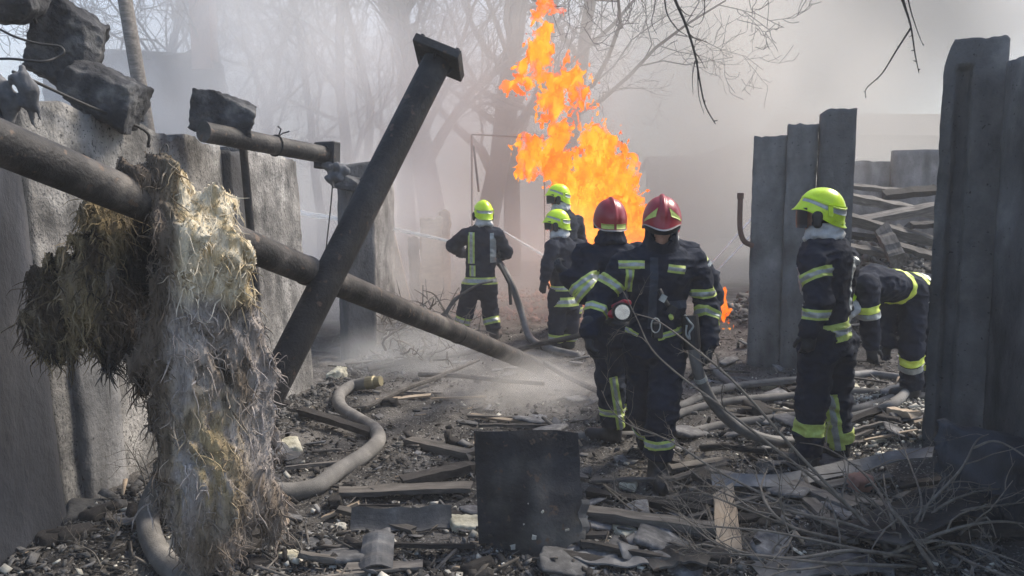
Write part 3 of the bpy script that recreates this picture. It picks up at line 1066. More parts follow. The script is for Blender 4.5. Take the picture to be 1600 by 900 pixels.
        if style == 'red':
            # yellow curved flashes over each temple, yellow tape round the nape
            for sg in (1, -1):
                add('yellow_flash', sg * .45, sg * 1.15, lambda a: .86 - .42 * max(0, (1.15 - abs(a)) / .7), lambda a: .90 - .18 * max(0, (1.15 - abs(a)) / .7), 'lime', .004, .005, 14, 4)
            add('nape_tape', pi - .85, pi - .08, .84, .95, 'lime', .004, .005, 14, 3)
            add('nape_tape', pi + .08, pi + .85, .84, .95, 'lime', .004, .005, 14, 3)
        else:
            add('grey_band', .55, 2 * pi - .55, .66, .755, 'silver', .0035, .004, 56, 3)
            add('upper_ridge', .3, 2 * pi - .3, .60, .64, m, .007, .008, 56, 2)
            add('buckle', 1.85, 2.05, .60, .80, m, .012, .012, 4, 4)
            add('buckle', -2.05, -1.85, .60, .80, m, .012, .012, 4, 4)
            add('nape_ridge', pi - 1.0, pi + 1.0, .88, .91, m, .005, .006, 24, 2)
            for sg in (1, -1):       # black ear pad
                cc = base + s * sg * (a_s + .004) - up2 * .045 + f2 * .02
                e = SDF().cone(cc + up2 * .02, cc - up2 * .03, .034, .03, v=s, sq=1.7)
                VV, QQ = e.mesh(.009)
                obj('ear_pad', VV, QQ, M['black'], h, smooth=True)
        # visor below the brow
        def visor(az_w, z0, z1, mm, r=.99, name='visor'):
            V, Fc = [], []
            nu, nv = 20, 5
            for lay in (0, .004):
                for j in range(nv + 1):
                    for i in range(nu + 1):
                        az = -az_w + 2 * az_w * i / nu
                        z = z0 + (z1 - z0) * j / nv
                        rr = r + .02 * math.sin(pi * j / nv) - lay / .15
                        V.append(base + f2 * math.cos(az) * (b_f + .006) * rr + s * math.sin(az) * a_s * rr + up2 * z)
            N = (nu + 1) * (nv + 1)
            for j in range(nv):
                for i in range(nu):
                    q = (j * (nu + 1) + i, j * (nu + 1) + i + 1, (j + 1) * (nu + 1) + i + 1, (j + 1) * (nu + 1) + i)
                    Fc.append(q); Fc.append(tuple(k + N for k in q[::-1]))
            for i in range(nu):
                for j in (0, nv):
                    a = j * (nu + 1) + i
                    Fc.append((a, a + 1, a + 1 + N, a + N))
            return obj(name, V, Fc, M[mm], h, smooth=True)
        self.visor = visor
        return h

    def hood(self, m, r0=.085, r1=.10, low=True, seed=1):
        """bunched cloth between collar and helmet"""
        c, f, up, s = self.hc, self.lf, self.hu, self.hs
        S = SDF()
        n = 12
        for ring, (dz, rr, tk) in enumerate(((-.09, .078, .024), (-.118, .084, .026), (-.142, .096, .026))):
            for i in range(n):
                a0, a1 = 2 * math.pi * i / n, 2 * math.pi * (i + 1) / n
                off = .012 * math.sin(3 * a0 + ring * 2 + seed)
                p = lambda a, o: c - f * .022 + (f * math.cos(a) * rr * 1.05 + s * math.sin(a) * rr) + up * (dz + o)
                S.cone(p(a0, off), p(a1, .012 * math.sin(3 * a1 + ring * 2 + seed)), tk, tk, k=.012)
        V, Q = S.mesh(.011, lambda P: .012 * fbm(P * 24 + seed, 3))
        return obj('hood', V, Q, M[m], self.root, smooth=True)

    def face_hood(self, m='black'):
        c, f, up, s = self.hc, self.lf, self.hu, self.hs
        n = [np.array(x) for x in (c, f, up, s)]
        S = SDF()
        S.cone(c + up * .03, c - up * .04, .105, .10, v=s, sq=1.1)
        S.cone(c - up * .06, c - up * .17, .092, .125, k=.05)
        lo, hi = S.bounds()
        def disp(P):
            return .005 * fbm(P * 18, 2)
        vox = .009
        lo, hi = lo - .04, hi + .04
        nn = np.ceil((hi - lo) / vox).astype(int) + 1
        X, Y, Z = np.meshgrid(*[lo[i] + vox * np.arange(nn[i]) for i in range(3)], indexing='ij')
        P = np.stack([X, Y, Z], -1)
        D = S.value(P) + disp(P)
        q = P - n[0]
        x, y, z = q @ n[3], q @ n[1], q @ n[2]
        hole = np.sqrt((x / .062) ** 2 + ((z + .018) / .072) ** 2) - 1
        hole = np.maximum(hole * .06, .03 - y)
        D = np.maximum(D, -hole)
        inner = S.value(P) + .014
        D = np.maximum(D, -np.maximum(inner, .0 - y * 0 - 1e3))
        V, Q = surface_nets(D.astype(np.float32), lo, vox)
        return obj('hood', V, Q, M[m], self.root, smooth=True)

    def eyes(self):
        c, f, up, s = self.hc, self.lf, self.hu, self.hs
        for sg in (1, -1):
            MB().tube([c + f * .092 + up * .020 + s * sg * .014, c + f * .093 + up * .026 + s * sg * .032, c + f * .082 + up * .02 + s * sg * .05], [.004, .005, .003], 6).build('eyebrow', M['black'], self.root)
            e = SDF().ball(c + f * .078 + up * .002 + s * sg * .031, .0125)
            VV, QQ = e.mesh(.004, pad=.01)
            o = obj('eye', VV, QQ, M['hood_white'], self.root, smooth=True)
            e = SDF().ball(c + f * .087 - up * .002 + s * sg * .031, .0062)
            VV, QQ = e.mesh(.0025, pad=.008)
            obj('iris', VV, QQ, M['black'], o, smooth=True)

    def hand(self, s, fwd, palm, curl=.5, m='leather', name='glove', vox=.0065, size=1.0, thumb=1):
        """five fingers from the wrist: fwd = wrist to knuckles, palm = the way the palm faces"""
        w_ = self.L('w' + s)
        f = unit(fwd); p = Vector(palm); p = (p - f * p.dot(f)).normalized()
        sd = f.cross(p) * thumb       # thumb side
        z = size
        S = SDF()
        gl = 1.18 if name == 'glove' else 1.0
        if name == 'glove': S.cone(w_ - f * .05, w_ + f * .03, .052, .04, k=.02)
        else: S.cone(w_ - f * .05, w_ + f * .03, .03, .03, v=p, sq=1.3, k=.02)
        S.cone(w_ + f * .03, w_ + f * .085 * z, .040 * z, .042 * z, v=p, sq=1.75, k=.02)
        for i, (off, ln, r) in enumerate(((.031, .072, .0095), (.0105, .08, .010), (-.0105, .074, .0095), (-.030, .058, .0085))):
            a = w_ + f * .088 * z + sd * off * z * 1.05
            d = (f + sd * off * 2.2).normalized()
            ang = 0
            segs = (.45, .32, .26)
            for k_, sg in enumerate(segs):
                ang += curl * (.75 + .12 * i) * (1.0 if k_ else .7)
                dd = d * math.cos(ang) + p * math.sin(ang)
                b = a + dd * ln * sg * 1.15 * z
                S.cone(a, b, r * gl * z, r * gl * z * .92, k=.006)
                a = b
        a = w_ + f * .035 * z + sd * .032 * z
        for k_, (dd, ln, r) in enumerate((((sd * .75 + f * .6 + p * .35), .04, .0135), ((sd * .35 + f * .85 + p * .45), .034, .0115), ((sd * .05 + f * .85 + p * .6), .026, .0105))):
            b = a + dd.normalized() * ln * z
            S.cone(a, b, r * gl * z, r * gl * z * .92, k=.008)
            a = b
        V, Q = S.mesh(vox, pad=.02)
        return obj(name, V, Q, M[m], self.root, smooth=True)

    def lump(self, name, build, m, vox=.006, par=None, amp=0):
        S = SDF()
        build(S)
        V, Q = S.mesh(vox, (lambda P: amp * fbm(P * 30, 2)) if amp else None, pad=.02)
        return obj(name, V, Q, M[m], par or self.root, smooth=True)


def W(px, py, Y): return at(px, py, Y)


# ---- E: front man in the red helmet, walking to the camera
J = dict(head=W(1034, 350, 4.86), neck=W(1030, 392, 4.95), sL=W(975, 412, 4.92), sR=W(1084, 410, 5.0),
         eL=W(938, 470, 4.88), wL=W(921, 518, 4.74), eR=W(1106, 484, 5.04), wR=W(1107, 538, 4.90),
         hL=W(1002, 532, 5.0), hR=W(1046, 532, 5.0), kL=W(1005, 632, 5.12), aL=W(1016, 695, 5.42), kR=W(1036, 640, 4.82), aR=W(1028, 722, 4.80),
         tL=G(1012, 712), tR=G(1026, 752))
J['tL'] = J['aL'] + Vector((-.02, -.17, -.06)); J['tR'] = Vector((J['aR'].x - .01, J['aR'].y - .19, float(gh(J['aR'].x, J['aR'].y - .19))))
E = Person('firefighter in a red helmet with yellow flashes walking to the camera with a chest lamp', J, (-.05, -1, 0), look=(-.12, -1, -.50), vox=.0105, seed=1, hem=.08, chest=1.12)
E.helmet('helmet_red', 'red', tilt=.05)
E.visor(1.25, -.024, .036, 'visor', .97)
E.face_hood('cloth'); E.eyes()
fE = E.f
L = E.L
ct = lambda px, py, Y=4.8: W(px, py, Y) - E.o
E.limb_band('sL', 'eL', .56, .062, ['armL'], tilt=(0, 0, .12))
E.limb_band('eL', 'wL', .38, .055, ['armL'])
E.limb_band('sR', 'eR', .60, .062, ['armR'], tilt=(-.25, 0, -.1))
E.limb_band('eR', 'wR', .22, .055, ['armR'], tilt=(-.2, 0, 0))
E.limb_band('kR', 'aR', .62, .055, ['legR'], tilt=(.15, 0, 0))
E.limb_band('kL', 'aL', .55, .055, ['legL'])
U = (1, 0, 0); Z = (0, 0, 1)
E.patch(['torso', 'armL'], ct(988, 414), U, .165, Z, .05, fE)
E.patch(['torso', 'armL'], ct(985, 440), U, .055, Z, .15, fE, lift=.008)
E.patch(['torso'], ct(1058, 421), (1, 0, -.15), .115, (.15, 0, 1), .05, fE)
E.patch(['torso', 'legR'], ct(1050, 524), (1, 0, .28), .17, (-.28, 0, 1), .04, fE, lift=.012)
E.patch(['torso', 'legL'], ct(990, 523), (1, 0, -.4), .10, (.4, 0, 1), .028, fE, lift=.012)
E.patch(['torso'], ct(950, 498), (1, 0, .1), .10, (-.1, 0, 1), .04, fE, lift=.005)
E.hand('L', (-.05, -.35, -1), (.9, .2, .1), .55, thumb=-1)
E.hand('R', (-.1, -.5, -1), (-.95, 0, -.1), .8, thumb=1)
# front closure and pocket flaps
E.patch(['torso'], ct(1022, 460), U, .05, Z, .46, fE, m='cloth_pale', silver=False, lift=.003)
E.patch(['torso'], ct(1062, 478), U, .13, Z, .05, fE, m='cloth_pale', silver=False, lift=.003)
# chest lamp
lc = ct(971, 487, 4.66)
lf_ = Vector((.02, -1, .06)).normalized()
lamp = MB().tube([lc - lf_ * .10, lc - lf_ * .03, lc + lf_ * .01, lc + lf_ * .035], [.035, .04, .056, .058], 20).build('chest_lamp', M['black'], E.root, smooth=False)
shade_auto(lamp)
MB().tube([lc + lf_ * .02, lc + lf_ * .037], [.046, .046], 20).build('lamp_lens', M['chrome'], lamp)
MB().tube([lc + lf_ * .0, lc + lf_ * .04], [.062, .062], 20, cap=False).build('lamp_bezel', M['black'], lamp)
E.lump('lamp_housing', lambda S: (S.cone(lc - lf_ * .06 + Vector((-.05, 0, -.02)), lc - lf_ * .06 + Vector((.05, 0, .05)), .026, .022), S.cone(lc - lf_ * .03 + Vector((-.045, 0, .03)), lc - lf_ * .03 + Vector((.02, 0, .062)), .014, .014)), 'red_plastic', par=lamp)
# microphone, straps, radio, carabiner
a_ = ct(1030, 452, 4.72)
mb = MB().tube(smooth_path([a_, ct(1038, 468, 4.70), ct(1049, 486, 4.70), ct(1050, 500, 4.70)], 5), .014, 8)
mb.build('shoulder_strap', M['black'], E.root, smooth=True)
MB().box(ct(1036, 466, 4.69), (.035, .022, .045), Matrix.Rotation(.5, 3, 'Y')).build('strap_buckle', M['silver'], E.root)
MB().box(ct(1050, 484, 4.68), (.05, .03, .05), Matrix.Rotation(.5, 3, 'Y')).build('strap_clip', M['black'], E.root)
E.lump('yellow_tag', lambda S: S.cone(ct(1048, 494, 4.68), ct(1049, 497, 4.68), .015, .014), 'lime')
rd = MB().box(ct(1027, 516, 4.70), (.066, .045, .10)).build('radio', M['black'], E.root)
rd.modifiers.new('bevel', 'BEVEL').width = .008
mb = MB().tube([ct(1024, 508, 4.66) + Vector((.028 * math.cos(t), -.012, .045 * math.sin(t))) for t in np.linspace(0, 2 * math.pi, 16)], .004, 6)
mb.build('radio_loop', M['silver'], rd)
mb = MB().tube(smooth_path([ct(1070, 492, 4.84), ct(1077, 502, 4.8), ct(1083, 510, 4.8), ct(1077, 520, 4.8), ct(1078, 530, 4.8), ct(1072, 522, 4.8), ct(1073, 508, 4.8)], 5), .0065, 6)
mb.build('carabiner', M['silver'], E.root, smooth=True)
# hose held under the arm, ends in a coupling at the hand
P = smooth_path([W(1078, 500, 4.86), W(1083, 545, 4.84), W(1096, 595, 4.86), W(1122, 640, 4.98), W(1160, 672, 5.12), W(1206, 688, 5.25), W(1250, 690, 5.35)], 8)
h_ = MB().tube(P, .037, 14).build('fire_hose', M['hose_dark'], None, loc=P[0], smooth=True)
tag(h_, 'grey hose hanging from the front firefighter\'s hand and curving down to the ground', 'hose')
MB().tube([Vector((0, 0, .03)), P[3] - P[0], P[8] - P[0]], [.052, .055, .05], 14).build('hose_coupling', M['black'], h_)
MB().tube([P[15] - P[0], P[16] - P[0]], [.041, .041], 14).build('hose_collar', M['silver'], h_)

# ---- D: red helmet, back to the camera, left hand raised
J = dict(head=W(953, 347, 5.72), neck=W(952, 378, 5.70), sL=W(912, 398, 5.62), sR=W(996, 398, 5.78),
         eL=W(917, 458, 5.48), wL=W(888, 432, 5.52), eR=W(1000, 460, 5.8), wR=W(1000, 505, 5.7),
         hL=W(945, 520, 5.65), hR=W(978, 520, 5.72), kL=W(955, 605, 5.62), aL=W(958, 668, 5.62), kR=W(975, 605, 5.8), aR=W(976, 668, 5.85), tL=W(0, 0, 1), tR=W(0, 0, 1))
for s, d in (('L', (-.16, .06)), ('R', (.03, .17))):
    a = J['a' + s]; x, y = a.x + d[0], a.y + d[1]
    J['t' + s] = Vector((x, y, float(gh(x, y)) + .0)); J['a' + s] = Vector((a.x, a.y, float(gh(a.x, a.y)) + .11))
D = Person('firefighter in a plain red helmet seen from behind with a gloved hand raised', J, (-.1, 1, 0), look=(-.12, 1, -.05), vox=.012, seed=2, hem=.10)
D.helmet('helmet_red', 'red'); D.visor(1.2, -.06, .03, 'visor')
D.hood('cloth')
D.limb_band('eL', 'wL', .12, .06, ['armL'])
D.limb_band('sL', 'eL', .78, .06, ['armL'], tilt=(.5, 0, .2))
D.patch(['legL', 'legR'], W(966, 648, 5.5) - D.o, (1, 0, 0), .30, (0, 0, 1), .05, None)
D.patch(['legL'], W(965, 632, 5.5) - D.o, (1, 0, .17), .06, (-.17, 0, 1), .40, (0, -1, 0), lift=.009)
D.band(['torso'], D.pel + D.sp * .10, D.sp, .05, name='waist_belt', m='black', silver=False)
D.hand('L', (-.75, .1, .7), (.4, .5, .5), .75, thumb=1)

# ---- F: half hidden behind E, bare hand
J = dict(head=W(1040, 352, 6.6), neck=W(1042, 376, 6.6), sL=W(1012, 392, 6.6), sR=W(1080, 394, 6.6),
         eL=W(1000, 440, 6.6), wL=W(1000, 480, 6.5), eR=W(1109, 434, 6.62), wR=W(1120, 470, 6.55),
         hL=W(1022, 485, 6.6), hR=W(1050, 485, 6.6), kL=W(1015, 560, 6.6), aL=W(1012, 622, 6.65), kR=W(1044, 560, 6.6), aR=W(1040, 622, 6.65), tL=0, tR=0)
def feet(J, d):
    for s in 'LR':
        a = J['a' + s]
        dd = d[s] if isinstance(d, dict) else d
        x, y = a.x + dd[0], a.y + dd[1]
        J['t' + s] = Vector((x, y, float(gh(x, y)))) if not isinstance(J['t' + s], Vector) else J['t' + s]
        J['a' + s] = Vector((a.x, a.y, float(gh(a.x, a.y)) + .11))
J['tL'] = J['tR'] = None
feet(J, (.05, .17))
Fp = Person('firefighter mostly hidden behind the walking red helmet, bare right hand showing', J, (.1, 1, 0), vox=.016, seed=3)
Fp.hood('hood_white')
Fp.helmet('helmet_red', 'red')
Fp.limb_band('sR', 'eR', .45, .03, ['armR'], tilt=(.2, 0, 0), silver=False)
Fp.limb_band('sR', 'eR', .62, .03, ['armR'], tilt=(.2, 0, 0), silver=False, m='silver')
Fp.hand('R', (.02, -.1, -1), (-.9, -.2, 0), .55, 'skin', 'hand', .008, 1.0, thumb=-1)

# ---- A: far left, back to the camera, working the jet
J = dict(head=W(755, 334, 10.0), neck=W(754, 352, 10.0), sL=W(728, 367, 10.0), sR=W(776, 367, 10.0),
         eL=W(708, 384, 10.15), wL=W(722, 396, 10.4), eR=W(790, 394, 10.1), wR=W(772, 404, 10.4),
         hL=W(737, 446, 10), hR=W(762, 446, 10), kL=W(726, 490, 9.95), aL=W(719, 524, 9.95), kR=W(766, 490, 10.05), aR=W(772, 524, 10.0), tL=None, tR=None)
feet(J, {'L': (-.06, .17), 'R': (.06, .17)})
A = Person('firefighter in a lime helmet spraying water, back turned, farthest on the left', J, (-.1, 1, 0), look=(-.35, 1, -.1), vox=.018, cloth='cloth', seed=4, hem=.06, girth=1.1)
A.helmet('helmet_lime', 'lime', res=(48, 20)); A.visor(1.1, -.07, .03, 'visor'); A.hood('hood_white')
bk = Vector((0, -1, 0))
A.patch(['torso'], W(736, 388, 9.8) - A.o, (1, 0, 0), .085, (0, 0, 1), .40, bk)
A.patch(['torso'], W(770, 388, 9.8) - A.o, (1, 0, 0), .075, (0, 0, 1), .38, bk, m='silver', silver=False)
A.patch(['torso'], W(738, 424, 9.8) - A.o, (1, 0, 0), .075, (0, 0, 1), .14, bk)
A.patch(['torso', 'legL', 'legR'], W(748, 440, 9.8) - A.o, (1, 0, 0), .62, (0, 0, 1), .09, None, silver=.5)
A.limb_band('kL', 'aL', .40, .09, ['legL']); A.limb_band('kR', 'aR', .40, .09, ['legR'])
A.hand('L', (.3, 1, 0), (0, 0, -1), .9, vox=.011); A.hand('R', (-.6, .8, .1), (0, 0, 1), .9, vox=.011, thumb=-1)

# ---- C: lime helmet, facing left
J = dict(head=W(870, 350, 9.25), neck=W(876, 370, 9.25), sL=W(862, 386, 9.05), sR=W(902, 384, 9.45),
         eL=W(856, 416, 9.0), wL=W(851, 436, 9.0), eR=W(905, 416, 9.5), wR=W(893, 440, 9.5),
         hL=W(871, 462, 9.2), hR=W(891, 462, 9.3), kL=W(871, 510, 9.2), aL=W(869, 549, 9.2), kR=W(891, 510, 9.3), aR=W(890, 549, 9.3), tL=None, tR=None)
feet(J, (-.15, .08))
C_ = Person('firefighter in a lime helmet facing left, standing before a taller one at the fire', J, (-.75, .65, 0), look=(-1, .1, -.12), vox=.018, seed=5)
C_.helmet('helmet_lime', 'lime', res=(48, 20)); C_.visor(1.1, -.07, .03, 'visor'); C_.hood('hood_white')
C_.band(['torso'], C_.pel + Vector((0, 0, -.06)), (0, 0, 1), .11, silver=.4)
C_.band(['torso'], C_.pel + Vector((0, 0, .10)), (0, 0, 1), .06, silver=.4)
C_.limb_band('sR', 'eR', .35, .12, ['armR'], m='silver', silver=False)
C_.limb_band('kL', 'aL', .72, .10, ['legL']); C_.limb_band('kR', 'aR', .72, .10, ['legR'])
C_.hand('L', (-.2, 0, -1), (0, .6, 0), .3, vox=.011)
C_.hand('R', (-.3, 0, -1), (0, -.6, 0), .4, vox=.011)

# ---- B: taller, behind C
bz = float(gh(.62, 9.95))
J = dict(head=W(872, 309, 9.95), neck=W(882, 330, 9.95), sL=W(872, 347, 9.8), sR=W(902, 347, 10.1),
         eL=W(868, 380, 9.75), wL=W(862, 405, 9.75), eR=W(908, 380, 10.15), wR=W(905, 405, 10.1),
         hL=W(880, 425, 9.9), hR=W(898, 425, 10.0), kL=W(880, 475, 9.9), aL=W(880, 510, 9.9), kR=W(898, 475, 10), aR=W(898, 510, 10), tL=None, tR=None)
feet(J, (-.16, .05))
B = Person('firefighter in a lime helmet in profile, the taller one nearest the flames', J, (-1, .15, 0), look=(-1, -.05, -.1), vox=.02, seed=6)
B.helmet('helmet_lime', 'lime', res=(48, 20), tilt=.05); B.visor(1.1, -.085, .03, 'visor'); B.hood('hood_white')
B.limb_band('kL', 'aL', .4, .08, ['legL']); B.limb_band('kR', 'aR', .4, .08, ['legR'])
B.hand('L', (-.2, 0, -1), (0, .6, 0), .3, vox=.012); B.hand('R', (-.3, 0, -1), (0, -.6, 0), .4, vox=.012)

# ---- G: right, lime helmet, facing left and away
J = dict(head=W(1281, 335, 5.02), neck=W(1288, 375, 5.02), sL=W(1272, 408, 4.86), sR=W(1322, 408, 5.18),
         eL=W(1279, 470, 4.80), wL=W(1266, 518, 4.80), eR=W(1312, 470, 5.3), wR=W(1285, 512, 5.3),
         hL=W(1278, 535, 4.95), hR=W(1310, 535, 5.12), kL=W(1268, 630, 4.92), aL=W(1262, 705, 4.97), kR=W(1306, 625, 5.12), aR=W(1312, 702, 5.15), tL=None, tR=None)
feet(J, {'L': (-.16, .06), 'R': (-.06, .16)})
Gp = Person('firefighter in a lime helmet standing at right, long silver strip down the back', J, (-.82, .57, 0), look=(-.93, .38, -.05), vox=.0105, seed=7, hem=.07, chest=1.16)
Gp.helmet('helmet_lime', 'lime', scale=.97, tilt=.03); Gp.visor(1.0, -.10, .03, 'visor'); Gp.hood('hood_white')
Gp.limb_band('sL', 'eL', .38, .062, ['armL'], tilt=(.1, 0, .45))
Gp.limb_band('eL', 'wL', .42, .065, ['armL'], tilt=(.2, 0, 0), silver=.5)
Gp.band(['torso'], W(1310, 519, 4.9) - Gp.o, (-.16, .0, 1), .12, silver=.32)
bk = Vector((.5, -.8, 0))
Gp.patch(['torso'], W(1327, 442, 5.06) - Gp.o, (1, 0, 0), .07, (0, 0, 1), .34, bk, m='silver', silver=False)
Gp.patch(['torso'], W(1332, 410, 5.06) - Gp.o, (1, 0, .2), .11, (-.2, 0, 1), .05, bk, m='silver', silver=False, lift=.006)
Gp.patch(['torso'], W(1254, 455, 5.0) - Gp.o, (1, 0, 0), .05, (0, 0, 1), .30, Vector((-.9, -.4, 0)), m='silver', silver=False)
Gp.limb_band('kL', 'aL', .42, .085, ['legL'], silver=False)
Gp.limb_band('kR', 'aR', .72, .085, ['legR'], silver=False)
Gp.patch(['legR'], W(1310, 668, 5.0) - Gp.o, (1, 0, .23), .075, (-.23, 0, 1), .44, Vector((.1, -1, 0)), lift=.010)
Gp.hand('L', (-.1, -.05, -1), (.1, .9, 0), .75, thumb=-1); Gp.hand('R', (-.4, .3, -1), (0, -.9, 0), .6)

# ---- H: bending over at the right wall
J = dict(head=W(1305, 472, 6.1), neck=W(1345, 440, 6.25), sL=W(1352, 446, 6.08), sR=W(1368, 428, 6.6),
         eL=W(1357, 492, 6.1), wL=W(1361, 540, 6.1), eR=W(1385, 486, 6.6), wR=W(1388, 535, 6.5),
         hL=W(1428, 455, 6.5), hR=W(1440, 452, 6.8), kL=W(1424, 548, 6.4), aL=W(1424, 620, 6.5), kR=W(1446, 553, 6.8), aR=W(1446, 612, 6.85), tL=None, tR=None)
feet(J, (-.17, -.04))
H = Person('firefighter bending low beside the tall right wall, lime tape across the back and shin', J, (-.3, -.25, -1), look=(-.6, -.3, -.8), up=(-.7, -.2, .6), vox=.014, seed=8, hem=.10, chest=1.0)
H.helmet('helmet_lime', 'lime', res=(48, 20)); H.visor(1.1, -.07, .03, 'visor'); H.hood('hood_white')
H.limb_band('sL', 'eL', .78, .055, ['armL'], m='lime_bright', silver=False)
H.limb_band('sL', 'eL', 1.0, .045, ['armL'], m='silver', silver=False)
H.band(['torso'], H.pel + H.sp * .12, H.sp, .05, m='lime_bright', silver=False)
H.band(['torso'], H.pel + H.sp * .06, H.sp, .04, m='silver', silver=False)
H.band(['torso'], H.pel + H.sp * .34, H.sp, .05, m='lime_bright', silver=False)
H.limb_band('kL', 'aL', .20, .065, ['legL'], m='lime_bright', silver=False)
H.limb_band('kL', 'aL', .40, .06, ['legL'], m='silver', silver=False)
H.limb_band('kR', 'aR', .3, .06, ['legR'], m='lime_bright', silver=False)
H.hand('L', (.1, -.1, -1), (.3, .9, 0), .6, vox=.009); H.hand('R', (-.2, 0, -1), (0, -.9, 0), .6, vox=.009)

# ------------------------------------------------------------------ mineral wool blanket over the long pipe
def poly_sd(px, py, poly):
    """signed distance to a closed outline"""
    d = np.full(px.shape, 1e9)
    ins = np.zeros(px.shape, bool)
    n = len(poly)
    for i in range(n):
        ax_, ay_ = poly[i]
        bx_, by_ = poly[(i + 1) % n]
        ex, ey = bx_ - ax_, by_ - ay_
        wx, wy = px - ax_, py - ay_
        t = np.clip((wx * ex + wy * ey) / (ex * ex + ey * ey + 1e-12), 0, 1)
        d = np.minimum(d, np.hypot(wx - t * ex, wy - t * ey))
        c = (ay_ > py) != (by_ > py)
        with np.errstate(divide='ignore', invalid='ignore'):
            xi = ax_ + (py - ay_) * ex / (ey if abs(ey) > 1e-12 else 1e-12)
        ins ^= c & (px < xi)
    return np.where(ins, -d, d)


